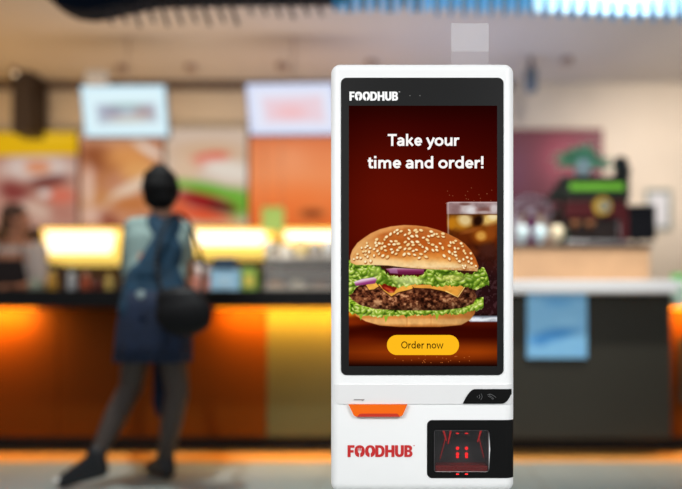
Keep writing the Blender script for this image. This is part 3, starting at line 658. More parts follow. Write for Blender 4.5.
# ================================================================== PEOPLE
def person(name, label, J, skinm, face, hand_dirs, hair_fn, root):
    """J: joints. One continuous body from neck to feet, head and hands included."""
    r = empty(name, root, label, 'person'); b_ = B(); V = Vector
    g = lambda n: V(J[n])
    for s in 'LR':
        b_.cap(g('hip'+s), .085, g('knee'+s), .056).cap(g('knee'+s), .056, (g('knee'+s)*.6+g('ankle'+s)*.4)+V((0, -.012, 0)), .055).cap(g('knee'+s)*.6+g('ankle'+s)*.4+V((0, -.012, 0)), .055, g('ankle'+s), .034)
        b_.cap(g('ankle'+s), .034, g('toe'+s), .026)
        b_.cap(g('sh'+s), .05, g('elbow'+s), .037).cap(g('elbow'+s), .037, g('wrist'+s), .025)
        # hand: palm, four bent fingers and a thumb
        d, side_, up_ = [V(q).normalized() for q in hand_dirs[s]]
        w = g('wrist'+s); pm = w+d*.075
        for q in (-.026, -.009, .009, .026): b_.cap(w+side_*q*.5, .017, pm+side_*q, .012)
        for q, ln in ((-.028, .062), (-.009, .075), (.010, .070), (.028, .056)):
            p0 = pm+side_*q; p1 = p0+(d+side_*q*3)*ln*.5+up_*.002; p2 = p1+d*ln*.3-up_*.012; p3 = p2+d*ln*.2-up_*.014
            b_.cap(p0, .0092, p1, .0086).cap(p1, .0086, p2, .008).cap(p2, .008, p3, .0072)
        ts = -1 if s == 'L' else 1
        t0 = w+d*.025+side_*.022*(-ts); t1 = t0+d*.032+side_*.026*(-ts); t2 = t1+d*.03+side_*.006*(-ts)
        b_.cap(t0, .013, t1, .0105).cap(t1, .0105, t2, .009)
    hc = (g('hipL')+g('hipR'))/2; shc = (g('shL')+g('shR'))/2; wst = hc*.55+shc*.45
    ax = (g('shR')-g('shL')).normalized()
    for q in (-.07, 0, .07): b_.cap(hc+ax*q, .092, wst+ax*q*.7, .08).cap(wst+ax*q*.7, .08, shc+ax*q*1.1-V((0, 0, .08)), .088)
    b_.cap(g('shL'), .05, shc+V((0, 0, .03)), .06).cap(g('shR'), .05, shc+V((0, 0, .03)), .06)
    h = g('head'); f = V(face).normalized(); rt = f.cross(V((0, 0, 1))).normalized(); up = V((0, 0, 1))
    b_.cap(shc+V((0, 0, .02)), .055, h-f*.01-up*.07, .05)
    b_.ell(h+up*.02, (.077, .077, .095), seg=28); b_.ell(h+up*.025-f*.012, (.08, .088, .085), Matrix.Rotation(math.atan2(f.y, f.x)-math.pi/2, 3, 'Z'), 28)
    b_.ell(h+f*.03-up*.055, (.05, .05, .05)); b_.ell(h+f*.062-up*.075, (.024, .02, .02))
    b_.cap(h+f*.074+up*.012, .009, h+f*.094-up*.022, .012); b_.ell(h+f*.078-up*.048, (.02, .012, .01))
    b_.ell(h+f*.07+up*.03, (.045, .02, .012))
    for q in (-1, 1): b_.ell(h+rt*q*.078-up*.005-f*.005, (.012, .018, .03)); b_.ell(h+f*.05+rt*q*.042-up*.02, (.024, .02, .026))
    b_.fuse('body', skinm, r, .0075, 5)
    for q in (-1, 1):
        B().ell(h+f*.0745+rt*q*.03+up*.008, (.013, .009, .008)).build('eye', mat('eye white and iris', (60, 46, 40), .3), r, True)
    B().ell(h+f*.089-up*.048, (.018, .005, .006), Matrix.Rotation(math.atan2(f.y, f.x)-math.pi/2, 3, 'Z')).build('mouth', mat('lips', (150, 80, 74), .5), r, True)
    hair_fn(r, h, f, up, rt)
    return r, shc, hc, wst

skin1 = mat('skin tone', (170, 122, 96), .55)
J1 = dict(hipL=(-1.535, 3.46, .90), hipR=(-1.415, 3.49, .90), kneeL=(-1.64, 3.57, .52), ankleL=(-1.752, 3.41, .155), toeL=(-1.90, 3.37, .04),
          kneeR=(-1.385, 3.57, .49), ankleR=(-1.475, 3.62, .10), toeR=(-1.60, 3.72, .032),
          shL=(-1.62, 3.58, 1.385), shR=(-1.385, 3.60, 1.375), elbowL=(-1.72, 3.73, 1.17), elbowR=(-1.40, 3.78, 1.17),
          wristL=(-1.82, 3.94, 1.125), wristR=(-1.50, 3.99, 1.125), head=(-1.485, 3.60, 1.575))
hd1 = dict(L=((-.25, 1, -.05), (1, .25, 0), (0, 0, 1)), R=((-.3, 1, -.05), (1, .3, 0), (0, 0, 1)))
hairm = mat('black hair', (9, 8, 9), .7, spec=.15, noise=.3, scale=60, bump=.4)
def hair1(r, h, f, up, rt):
    b_ = B(); b_.ell(h+up*.028-f*.022, (.1, .1, .1)); b_.ell(h-f*.05-up*.03, (.085, .06, .07)); b_.ell(h+up*.118-f*.03, (.056, .052, .046)); b_.ell(h+up*.085-f*.03, (.09, .08, .055))
    b_.fuse('hair', hairm, r, .009, 4)
c1, shc, hc, wst = person('customer', 'person seen from behind leaning on the counter in blue dress and grey top', J1, skin1, (-.12, 1, -.1), hd1, hair1, (-1.48, 3.5, 0))
V = Vector
topm = mat('pale grey green cotton', (128, 150, 146), .85, bump=.2, scale=90)
b_ = B()
g = lambda n: V(J1[n])
b_.cap(g('shL')+V((0, 0, -.005)), .062, g('elbowL'), .056).cap(g('elbowL'), .056, g('wristL'), .036).cap(g('shR')+V((0, 0, -.005)), .062, g('shR')*.45+g('elbowR')*.55, .052)
b_.cap(g('shL'), .064, shc+V((0, 0, .01)), .074).cap(g('shR'), .064, shc+V((0, 0, .01)), .074)
for q in (-.085, 0, .085): b_.cap(shc+V((q, 0, -.01)), .07, shc+V((q*.9, -.01, -.07)), .1).cap(shc+V((q*.9, -.01, -.07)), .1, shc+V((q*.85, -.02, -.16)), .1).cap(shc+V((q*.8, -.02, -.16)), .098, wst+V((q*.8, 0, -.03)), .094)
b_.fuse('grey_top', topm, c1, .01, 5)
dress = mat('blue denim cloth', (3, 50, 74), .85, noise=.3, scale=25, bump=.2)
b_ = B()
mid = shc+V((.03, -.012, 0))
b_.cap(mid+V((.05, -.045, -.12)), .085, wst+V((.04, -.02, 0)), .094).cap(mid+V((.02, -.055, -.1)), .068, wst+V((-.02, -.02, 0)), .094)
b_.cap(mid+V((-.03, -.03, .04)), .042, mid+V((.02, -.05, -.1)), .06).cap(mid+V((.06, -.01, .02)), .06, mid+V((.05, -.045, -.12)), .08)
for q in (-.08, 0, .08): b_.cap(shc+V((q*.7+.03, -.03, -.21)), .085, wst+V((q*.8, -.005, 0)), .09)
for q in (-.08, 0, .08): b_.cap(wst+V((q*.8, -.005, 0)), .09, hc+V((q, -.005, .02)), .104)
b_.fuse('pinafore_bodice', dress, c1, .01, 5)
skirtm = mat('dark blue skirt cloth', (8, 28, 56), .85, noise=.3, scale=25, bump=.2)
b_ = B(); n = 40; rings = []
for (zz, rx, ry, dx) in ((1.03, .15, .115, 0), (.95, .178, .135, 0), (.85, .19, .15, .0), (.74, .192, .16, -.005), (.655, .193, .165, -.01)):
    ring = []
    for q in range(n):
        a = 2*math.pi*q/n; w_ = 1+.06*math.sin(a*9)*(1.03-zz)/.4
        ring.append(b_.bm.verts.new((hc.x+dx+rx*w_*math.cos(a), hc.y+.01+ry*w_*math.sin(a), zz)))
    rings.append(ring)
for i in range(len(rings)-1):
    for q in range(n): b_.bm.faces.new((rings[i][q], rings[i][(q+1) % n], rings[i+1][(q+1) % n], rings[i+1][q]))
sk = b_.build('skirt', skirtm, c1, True); so = sk.modifiers.new('thickness', 'SOLIDIFY'); so.thickness = .006
# dark sheer tights on both legs
b_ = B()
for s_ in 'LR':
    kn, an = g('knee'+s_), g('ankle'+s_); cf = kn*.6+an*.4+V((0, -.012, 0))
    b_.cap(g('hip'+s_), .092, kn, .062).cap(kn, .062, cf, .061).cap(cf, .061, an, .04).cap(an, .04, g('toe'+s_), .03)
b_.fuse('tights', mat('dark sheer tights', (66, 54, 48), .5, spec=.5), c1, .008, 4)
# loose cloth tail hanging between the legs
b_ = B(); b_.prism([(-1.56, .70), (-1.46, .70), (-1.475, .36), (-1.50, .335), (-1.545, .345), (-1.565, .42)], 3.66, 3.675); b_.fuse('hanging_sash', skirtm, c1, .006, 3)
shoem = mat('black leather', (16, 18, 24), .45)
def shoe(a, t, r, white_tip=False):
    b_ = B(); a = V(a); t = V(t); d = t-a; hd = V((d.x, d.y, 0)).normalized()
    heel = a-hd*.03+V((0, 0, -.055)) if a.z < .13 else a-hd*.02+V((0, .0, -.06))
    b_.cap(a+V((0, 0, .03)), .046, heel, .042).cap(heel, .04, t+V((0, 0, .004)), .034).cap(a, .044, t+V((0, 0, .012)), .032)
    o_ = b_.fuse('shoe', shoem, r, .009, 4)
    if white_tip: B().ell(t+hd*.022+V((0, -.012, .016)), (.02, .024, .014)).build('toe_cap', mat('shiny white toe cap', (230, 230, 226), .15), r, True)
    return o_
shoe((-1.752, 3.41, .15), (-1.90, 3.37, .036), c1, True); shoe((-1.475, 3.62, .10), (-1.60, 3.72, .036), c1)

# shoulder bag at her right side
bagm = mat('dark grey leather', (9, 9, 12), .6, spec=.25, bump=.3, scale=40)
bag = empty('shoulder_bag', (-1.33, 3.33, .82), 'large slouchy dark leather bag hanging at the hip of the person in blue', 'bag')
b_ = B(); c = at(184, 312, 3.3)
b_.ell(c+V((0, 0, -.01)), (.145, .075, .115)); b_.ell(c+V((-.02, 0, .06)), (.125, .06, .07)); b_.ell(c+V((.03, 0, -.03)), (.11, .07, .085))
b_.fuse('bag_body', bagm, bag, .01, 5)
b_ = B(); pts = [c+V((-.11, 0, .09)), V((-1.43, 3.40, 1.2)), V((-1.40, 3.44, 1.38)), V((-1.38, 3.53, 1.455)), V((-1.34, 3.62, 1.42)), V((-1.26, 3.60, 1.2)), V((-1.22, 3.46, 1.0)), c+V((.1, .02, .09))]
def smooth(p, n=6):
    out = []
    for i in range(len(p)-1):
        a, b__, c_, d = p[max(i-1, 0)], p[i], p[i+1], p[min(i+2, len(p)-1)]
        for j in range(n):
            t = j/n; out.append(.5*((2*b__)+(c_-a)*t+(2*a-5*b__+4*c_-d)*t*t+(3*b__-a-3*c_+d)*t**3))
    return out+[p[-1]]
b_.tube(smooth(pts), .011, 8); b_.build('strap', bagm, bag, True)
b_ = B(); b_.lathe([(.010, 0), (.021, .002), (.023, .007), (.010, .009)], seg=16); 
bmv = b_.mesh('m'); p_ = at(141, 294.5, 3.33); bmv.transform(Matrix.Translation(p_) @ Matrix.Rotation(R(90), 4, 'X')); link('buckle', bmv, mat('polished steel', (170, 190, 190), .2, .6), c1)

# staff member behind the counter, left edge
skin2 = mat('skin', (190, 130, 100), .55)
sx = at(17, 0, 5.1).x; sy = 5.1
J2 = {k_: (v_[0]+sx, v_[1]+sy, v_[2]) for k_, v_ in dict(hipL=(-.07, 0, .96), hipR=(.07, 0, .96), kneeL=(-.09, -.02, .52), kneeR=(.09, -.02, .52), ankleL=(-.1, .02, .09), ankleR=(.1, .02, .09), toeL=(-.12, -.12, .04), toeR=(.12, -.12, .04),
      shL=(-.17, 0, 1.47), shR=(.17, 0, 1.47), elbowL=(-.24, -.06, 1.2), elbowR=(.24, -.08, 1.2), wristL=(-.12, -.18, 1.16), wristR=(.14, -.2, 1.16), head=(.02, -.03, 1.70)).items()}
hd2 = dict(L=((.6, -.8, 0), (.8, .6, 0), (0, 0, 1)), R=((-.4, -.9, 0), (.9, -.4, 0), (0, 0, 1)))
brownm = mat('brown hair', (66, 38, 26), .55, noise=.3, scale=60, bump=.4)
def hair2(r, h, f, up, rt):
    b_ = B(); b_.ell(h+up*.035-f*.02, (.094, .094, .09)); b_.ell(h-f*.05-up*.03, (.085, .05, .09)); b_.fuse('hair', brownm, r, .009, 4)
c2, shc2, hc2, wst2 = person('staff_member', 'person in white shirt and dark apron standing behind the counter', J2, skin2, (1, .1, -.15), hd2, hair2, (sx, sy, 0))
g = lambda n: V(J2[n]); shirt = mat('white shirt cotton', (196, 186, 184), .85)
b_ = B()
for s in 'LR': b_.cap(g('sh'+s), .064, g('elbow'+s), .052)
for q in (-.09, 0, .09): b_.cap(shc2+V((q, 0, -.02)), .075, wst2+V((q, 0, 0)), .096)
b_.fuse('shirt', shirt, c2, .01, 4)
b_ = B()
for q in (-.08, 0, .08): b_.cap(hc2+V((q, 0, 0)), .102, wst2+V((q, 0, -.02)), .099)
for s in 'LR': b_.cap(g('hip'+s), .098, g('knee'+s), .074).cap(g('knee'+s), .074, g('ankle'+s), .058)
b_.fuse('trousers', mat('charcoal trousers', (34, 32, 34), .8), c2, .012, 4)
b_ = B(); b_.prism([(sx-.12, 1.38), (sx+.12, 1.38), (sx+.17, 1.15), (sx+.18, .62), (sx-.18, .62), (sx-.17, 1.15)], sy-.125, sy-.113)
b_.tube([(sx-.11, sy-.115, 1.37), (sx-.09, sy-.09, 1.47), (sx-.06, sy-.03, 1.535), (sx, sy+.055, 1.545), (sx+.06, sy-.03, 1.535), (sx+.09, sy-.09, 1.47), (sx+.11, sy-.115, 1.37)], .006, 6)
b_.build('apron', mat('dark apron cloth', (30, 22, 26), .85), c2)
for s in 'LR':
    b_ = B(); b_.cap(g('ankle'+s)+V((0, 0, -.03)), .05, g('toe'+s), .036); b_.fuse('shoe', shoem, c2, .01, 3)

# ================================================================== MENU BOARDS AND SCREENS
framem = mat('black menu frame', (24, 20, 20), .5)
def menu(px0, py0, px1, py1, label, fn, strength, y=BACK-.08, name='menu_board', cat='menu board', group=None):
    Pn = Paint(px0, py0, px1, py1, 1.2); fn(Pn)
    a = at(px0, py0, y); b1_ = at(px1, py1, y)
    r = empty(name, ((a.x+b1_.x)/2, BACK-.02, b1_.z), label, cat, group)
    B().box((a.x, y+.003, b1_.z), (b1_.x, BACK-.031 if b1_.z < at(0, 226, BACK).z else BACK, a.z), .004, 1).build('frame', framem, r)
    e = .006
    link('backlit_picture', Pn.sheet(flat_fn((a.x+e, y, a.z-e), (b1_.x-e, y, a.z-e), (a.x+e, y, b1_.z+e))), picture_mat('backlit menu picture', strength), r)
    return r
def pic1(p):
    p.I[:] = (206, 168, 150); X, Y = p.X, p.Y
    p.put(fbm(X/14, Y/12, 200)*.7, (170, 96, 74)); p.put(p.spot(38, 168, 36, 12, 0, .8), (226, 206, 196)); p.put(p.spot(38, 167, 13, 7, 0, .7), (226, 150, 110))
    p.put(p.spot(14, 192, 16, 10, 20, .8), (140, 66, 60)); p.put(p.spot(48, 182, 20, 6, -10, .8), (120, 60, 54)); p.put(p.spot(62, 196, 14, 9, 0, .8), (220, 120, 96)); p.put(p.spot(36, 210, 18, 8, 20, .8), (216, 180, 160)); p.put(p.spot(64, 214, 12, 8, 0, .8), (190, 130, 112)); p.put(p.spot(45, 194, 6, 4, 0, .8), (236, 220, 210))
    m_ = p.poly([(-30, 130), (79, 130), (79, 154), (-30, 156)], 1); p.put(m_, (238, 186, 22)); p.put(m_*p.spot(50, 138, 30, 6, 0, 1)*.5, (252, 206, 60)); p.put(np.clip((136-Y)/4, 0, 1)*.4, (200, 150, 60))
def pic2(p):
    p.I[:] = (208, 150, 112); X, Y = p.X, p.Y
    p.put(fbm(X/16, Y/14, 210)*.5, (160, 84, 60)); p.put(p.spot(100, 158, 20, 12, 15, .8), (150, 84, 50)); p.put(p.spot(130, 160, 24, 14, 10, .9), (222, 152, 88)); p.put(p.spot(140, 172, 16, 9, 0, .9), (226, 164, 100))
    p.put(p.spot(128, 190, 34, 6, -30, .8), (232, 204, 178)); p.put(p.spot(94, 200, 16, 10, -30, .8), (200, 136, 84)); p.put(p.spot(104, 176, 22, 4, -40, .8)*.8, (186, 120, 72)); p.put(p.spot(150, 150, 18, 4, 30, .8), (236, 214, 196)); p.put(p.spot(132, 204, 20, 8, 0, .8), (196, 122, 70)); p.put(p.spot(88, 188, 6, 22, 0, .8)*.8, (232, 196, 176)); p.put(p.spot(92, 216, 14, 8, 0, .8), (220, 178, 156)); p.put(p.spot(110, 222, 12, 6, 30, .8), (150, 80, 60))
    p.put(np.clip((141-Y)/5, 0, 1)*.6, (214, 186, 160))
def pic3(p):
    p.I[:] = (214, 190, 170); X, Y = p.X, p.Y
    p.put(p.spot(208, 152, 38, 11, 0, .9), (214, 178, 146)); p.put(p.spot(206, 160, 22, 7, -12, .6), (226, 86, 64)); p.put(p.spot(228, 170, 30, 10, 12, .8), (232, 220, 206)); p.put(p.spot(185, 170, 14, 14, 0, .8), (222, 190, 160))
    p.put(p.spot(212, 190, 36, 6, 12, .7), (110, 176, 56)); p.put(p.spot(238, 204, 14, 14, 0, .8), (116, 176, 60)); p.put(p.spot(178, 184, 8, 4, 0, .8), (120, 180, 60)); p.put(p.spot(204, 202, 30, 8, 14, .7), (150, 30, 30)); p.put(p.spot(222, 208, 14, 4, 10, .7), (70, 34, 24)); p.put(p.spot(204, 217, 32, 6, 12, .7), (226, 84, 44)); p.put(p.spot(176, 208, 12, 10, 0, .8)*.8, (220, 90, 50))
    p.put(p.spot(204, 226, 44, 4, 0, .8), (206, 170, 130))
def pic4(p):
    X, Y = p.X, p.Y; p.I = p.ramp(Y, [(134, (214, 110, 66)), (150, (232, 134, 84)), (175, (242, 146, 92)), (195, (242, 128, 66)), (224, (232, 106, 44))])
    p.put(.3*fbm(X/18, Y/14, 230), (232, 150, 100)); p.glow(290, 160, 20, 16, (246, 166, 120), .5); p.put(p.spot(312, 214, 15, 6.5, 0, .4), (206, 116, 60)); p.put(p.spot(312, 214, 10, 3, 0, .8), (120, 44, 24))
menu(-30, 131, 78, 228, 'backlit food menu board with yellow heading band, behind the staff member', pic1, .82)
menu(79.5, 131, 163.5, 228, 'backlit menu board with large brown bread picture above the left lit hood', pic2, .9)
menu(165, 128, 247.5, 228, 'backlit menu board with red and green sandwich picture', pic3, .9)
menu(249, 131, 420, 228, 'orange backlit menu board beside the white kiosk', pic4, .95)
def scr1(p):
    p.I[:] = (218, 240, 246); X, Y = p.X, p.Y; m_ = p.poly([(95, 104), (157, 103), (158, 122), (96, 124)], 2)
    p.put(m_, (176, 186, 200)); p.put(m_*p.spot(112, 112, 10, 6, 0, .9)*.7, (150, 140, 160)); p.put(m_*p.spot(144, 112, 10, 6, 0, .9)*.7, (170, 140, 140)); p.put(m_*p.spot(128, 119, 22, 3, 0, .9)*.7, (216, 206, 180)); p.put(m_*p.spot(126, 105, 18, 3, 0, .9)*.6, (150, 190, 170))
    e = np.minimum.reduce([X-81, 168-X, Y-86, 136-Y]); p.put(np.clip(1-e/5, 0, 1)*.45, (170, 216, 244))
def scr2(p):
    p.I[:] = (224, 228, 244); X, Y = p.X, p.Y; m_ = p.poly([(262, 98), (322, 96), (324, 122), (264, 122)], 3); p.put(m_*.8, (232, 200, 208)); p.put(m_*p.spot(290, 112, 16, 7, 0, 1)*.6, (240, 180, 180))
    e = np.minimum.reduce([X-247, 336-X, Y-84, 134-Y]); p.put(np.clip(1-e/6, 0, 1)*.5, (180, 196, 246))
def screen(q, box, label, fn, strength, tilt=.05):
    """hanging screen; q: its corners tl tr bl br in the photo, at depth 5.5 (top) leaning out at the top"""
    Pn = Paint(*box, 1.5); fn(Pn); yb = 5.5; yt_ = 5.5-tilt
    tl = at(*q[0], yt_); tr2 = at(*q[1], yt_); bl = at(*q[2], yb); br_ = at(*q[3], yb)
    cen = (tl+tr2+bl+br_)/4
    r = empty('menu_screen', (cen.x, yb+.06, bl.z), label, 'screen', 'menu screens hanging over the counter')
    A = [np.array(v) for v in (tl, tr2, bl, br_)]
    def fn2(U, V): U = U[..., None]; V = V[..., None]; return (A[0]*(1-U)+A[1]*U)*(1-V)+(A[2]*(1-U)+A[3]*U)*V
    link('lit_display', Pn.sheet(fn2), picture_mat('lit screen picture', strength), r)
    b_ = B(); bk = Vector((0, .045, 0)); ex = .008
    ps = [tl+V((-ex, .003, ex)), tr2+V((ex, .003, ex)), br_+V((ex, .003, -ex)), bl+V((-ex, .003, -ex))]
    f_ = [b_.bm.verts.new(v) for v in ps]; k_ = [b_.bm.verts.new(v+bk) for v in ps]
    b_.bm.faces.new(f_); b_.bm.faces.new(k_[::-1])
    for i in range(4): b_.bm.faces.new((f_[i], k_[i], k_[(i+1) % 4], f_[(i+1) % 4]))
    b_.build('casing', mat('screen casing', (90, 100, 110), .4), r)
    b_ = B(); b_.cyl((cen.x, yb+.03, tl.z-.1), (cen.x, yb+.03, CEIL), .007); b_.cyl((cen.x, yb+.03, CEIL-.008), (cen.x, yb+.03, CEIL), .03); b_.build('ceiling_mount', mat('beige steel', (190, 172, 156), .5), r)
screen(((80.5, 86), (164.5, 85.5), (85, 136.5), (168.5, 136)), (81, 86, 168, 136), 'lit blue-white screen with small picture hanging above the bread menu board', scr1, 1.05)
screen(((246, 84), (334, 83), (250, 134.5), (338, 134)), (247, 84, 336, 134), 'lit lilac-white screen hanging above the orange menu board beside the kiosk', scr2, 1.05)

# ---- glowing heat hoods under the menus
hoodm = mat('glowing hood glass', (255, 250, 230), .5, emit=(255, 246, 214), strength=1.7)
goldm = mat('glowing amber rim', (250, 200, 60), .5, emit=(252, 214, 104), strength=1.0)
def hood(px0, px1, py0, py1, ins, label, lo=8):
    y = 6.1; r = empty('heated_display', (at((px0+px1)/2, 0, y).x, y+.1, at(0, py1, y).z), label, 'heated display', 'glowing heated displays below the menus')
    q = lambda a, b__: (at(a, b__, y).x, at(a, b__, y).z)
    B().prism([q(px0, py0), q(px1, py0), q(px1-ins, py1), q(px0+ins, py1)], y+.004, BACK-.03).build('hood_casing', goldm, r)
    h_ = py1-lo+2
    B().prism([q(px0+4, py0+4), q(px1-4, py0+4), q(px1-ins-3, h_), q(px0+ins+3, h_)], y, y+.004).build('hood_glass', hoodm, r)
hood(41, 119, 228, 261, 5, 'glowing trapezoid heated display left of the customer, widest of three', 10)
hood(188.5, 269, 228, 255, 4, 'glowing heated display just right of the customer in blue', 12)
hood(281, 380, 228, 243, 2, 'shallow glowing heated display nearest the kiosk', 5)

# back work counter
r = empty('back_counter', (at(200, 0, 6.1).x, 6.2, 0), 'dark steel work counter along the kitchen wall under the glowing displays', 'counter')
xa, xb = at(-90, 0, 6).x, at(500, 0, 6).x
B().box((xa, 5.9, .004), (xb, BACK-.035, 1.0), 0).build('cabinet', mat('dark cabinet', (46, 34, 30), .5), r)
B().box((xa, 5.86, 1.0), (xb, BACK-.035, 1.04), .004).build('worktop', mat('steel worktop', (120, 110, 104), .35, .7), r)

# ================================================================== THINGS ON THE LEFT COUNTER
def z_on(): return zt
def jar(px, y, rad, h, bodyc, capc, label, name, cat, group=None, z=None, rough=.3):
    c = at(px, 0, y); z = zt if z is None else z
    r = empty(name, (c.x, y, z), label, cat, group)
    B().lathe([(rad*.85, 0), (rad, h*.05), (rad, h*.62), (rad*.9, h*.72), (rad*.55, h*.8), (rad*.5, h*.86)], (c.x, y, z)).build('body', mat('glaze %d %d %d' % bodyc, bodyc, rough), r, True)
    B().lathe([(rad*.62, h*.84), (rad*.62, h*.97), (rad*.5, h)], (c.x, y, z)).build('cap', mat('cap %d %d %d' % capc, capc, .4), r, True)
    return r
def cup(px, y, rad, h, col, label, name='cup', cat='cup', group=None, z=None, handle=True, emit=0):
    c = at(px, 0, y); z = zt if z is None else z
    r = empty(name, (c.x, y, z), label, cat, group)
    m_ = mat('cup %d %d %d' % col, col, .25)
    B().lathe([(rad*.7, 0), (rad*.78, .003), (rad, h), (rad*.93, h), (rad*.72, .008), (rad*.01, .007)], (c.x, y, z), close=False).build('bowl', m_, r, True)
    if handle:
        pts = [(c.x+rad*.85+.022*math.sin(R(a)), y, z+h*.5+h*.28*math.cos(R(a))) for a in range(0, 181, 30)]
        B().tube(pts, .004, 6).build('handle', m_, r, True)
    return r
ly = 4.5
jar(52, ly, .035, .17, (226, 170, 60), (250, 220, 120), 'amber glass jar with pale cap on the black counter, left', 'condiment_jar', 'jar')
jar(36, ly-.05, .045, .12, (170, 180, 160), (200, 200, 190), 'squat pale grey-green jar at the left end of the counter', 'condiment_jar', 'jar')
jar(72, ly, .03, .19, (210, 214, 216), (90, 130, 130), 'clear slim bottle with teal cap on the counter', 'sauce_bottle', 'bottle')
jar(86, ly+.04, .03, .16, (206, 96, 60), (240, 190, 160), 'orange-red squeeze bottle with pale cap on the counter', 'sauce_bottle', 'bottle')
jar(98, ly, .038, .13, (110, 46, 30), (60, 30, 24), 'dark brown sauce bottle left of the customer', 'sauce_bottle', 'bottle')
jar(109, ly+.03, .026, .15, (240, 206, 110), (230, 190, 90), 'slim yellow bottle close to the customer arm', 'sauce_bottle', 'bottle')
cup(127, 4.55, .042, .10, (240, 200, 90), 'yellow cup on saucer-height jar beside the customer arm', z=zt+.1, name='cup')
B().lathe([(.05, 0), (.055, .02), (.055, .096), (.045, .1)], (at(127, 0, 4.55).x, 4.55, zt)).build('canister', mat('dark canister', (58, 52, 40), .4), None, True)
tag(bpy.data.objects['canister'], 'dark round canister under the yellow cup', 'canister'); bpy.data.objects['canister']
bpy.data.objects['cup']['label'] = 'yellow cup standing on a dark canister beside the customer'
cup(201, 4.55, .04, .09, (236, 220, 214), 'white cup standing on the pink box right of the customer', z=zt+.12)
a = at(191, 0, 4.5).x; b2 = at(209, 0, 4.5).x
tag(B().box((a, 4.48, zt), (b2, 4.62, zt+.12), .008).build('paper_box', mat('pink card', (206, 132, 112), .7)), 'small pink carton between the customer and the pale blue till', 'box')
# till
r = empty('cash_register', (at(224, 0, 4.5).x, 4.5, zt), 'pale blue till with dark display top on the black counter', 'till')
a = at(209, 0, 4.42).x; b2 = at(238, 0, 4.42).x
B().box((a, 4.44, zt), (b2, 4.72, zt+.17), .01).build('casing', mat('pale blue plastic', (160, 204, 230), .5), r)
B().box((a+.03, 4.43, zt+.17), (b2-.02, 4.47, zt+.25), .008).build('customer_display', mat('dark blue grey plastic', (46, 66, 86), .4), r)
B().box((a+.05, 4.436, zt+.05), (b2-.05, 4.442, zt+.12), .002, 1).build('label_plate', mat('pale label', (176, 208, 226), .5), r)
B().box((a+.08, 4.455, zt+.16), (b2-.07, 4.465, zt+.19), .002, 1).build('display_stem', alum, r)
a = at(243, 0, 4.5).x; b2 = at(258, 0, 4.5).x
r = empty('napkin_dispenser', ((a+b2)/2, 4.5, zt), 'green napkin dispenser right of the pale blue till', 'dispenser')
B().box((a, 4.46, zt), (b2, 4.6, zt+.18), .008).build('casing', mat('lime green plastic', (132, 172, 70), .45), r)
B().box((a+.02, 4.455, zt+.05), (b2-.02, 4.461, zt+.13), .002, 1).build('napkin_slot', mat('yellow card', (226, 200, 90), .6), r)
a = at(241, 0, 4.7).x; b2 = at(262, 0, 4.7).x
# glass display case beside the kiosk
r = empty('pastry_case', (at(300, 0, 4.6).x, 4.6, zt), 'glass and steel pastry case on the black counter beside the kiosk', 'display case')
a = at(264, 0, 4.45).x; b2 = at(352, 0, 4.45).x; hh = .24
B().box((a, 4.45, zt), (b2, 4.85, zt+.05), .004).build('base', mat('grey brown steel', (176, 164, 150), .4, .3), r)
for xx in (a+.008, b2-.008):
    for yy in (4.46, 4.84): B().cyl((xx, yy, zt+.05), (xx, yy, zt+hh), .008, seg=10).build('post', alum, r)
B().box((a, 4.45, zt+hh), (b2, 4.85, zt+hh+.015), .004).build('top_shelf', mat('pale steel', (196, 186, 174), .3, .3), r)
B().box((a+.01, 4.5, zt+.13), (b2-.01, 4.83, zt+.138)).build('middle_shelf', mat('pale steel', (196, 186, 174), .3, .3), r)
B().box((a+.012, 4.452, zt+.05), (b2-.012, 4.456, zt+hh)).build('front_glass', frosted('case glass', .10, (.9, .92, .9)), r)
foods = [('pastry', 'golden brown pastry on the case base, at its left end', (214, 150, 84)), ('pastry', 'pale cream pastry on the case base in the middle', (238, 222, 196)), ('pastry', 'brown pastry on the case base nearest the kiosk', (150, 96, 60))]
for i, (nm, lb, cl) in enumerate(foods):
    px_ = (276, 298, 320)[i]; c = at(px_, 0, 4.58)
    b_ = B(); b_.ell((c.x, 4.58, zt+.05+.028), (.062, .045, .03)); b_.ell((c.x-.02, 4.57, zt+.085), (.03, .03, .02)); b_.ell((c.x+.025, 4.59, zt+.082), (.028, .03, .02))
    tag(b_.fuse(nm, mat('pastry %d' % i, cl, .7, noise=.2, scale=40), None, .006, 3), lb, 'pastry', 'pastries in the glass case')
# crockery on top of the case
for i, (px_, rd, h_, cl, lb) in enumerate(((270, .045, .12, (206, 196, 178), 'beige mug at the left end on top of the pastry case'), (286, .05, .09, (230, 222, 206), 'wide cream bowl-shaped cup on top of the pastry case'), (301, .036, .14, (250, 226, 160), 'tall pale yellow cup in the middle on top of the pastry case'), (315, .042, .11, (176, 168, 160), 'grey cup on top of the pastry case'), (329, .042, .13, (226, 226, 222), 'white cup on top of the pastry case nearest the kiosk'))):
    cup(px_, 4.6, rd, h_, cl, lb, z=zt+hh+.015, group='cups on the pastry case')
# green sign above the glowing displays
c = at(273, 219, 5.9)
r = empty('hanging_sign', (c.x, 5.9, c.z+.1), 'small green square sign hanging in front of the orange menu board', 'sign')
B().box((c.x-.1, 5.895, c.z-.11), (c.x+.1, 5.905, c.z+.11), .004, 1).build('sign_panel', mat('light green card', (150, 186, 96), .6), r)
for q in (-.08, .08): B().cyl((c.x+q, 5.9, c.z+.1), (c.x+q, 5.9, CEIL), .002, seg=6).build('wire', alum, r)
c0 = at(273, 230, 5.9)

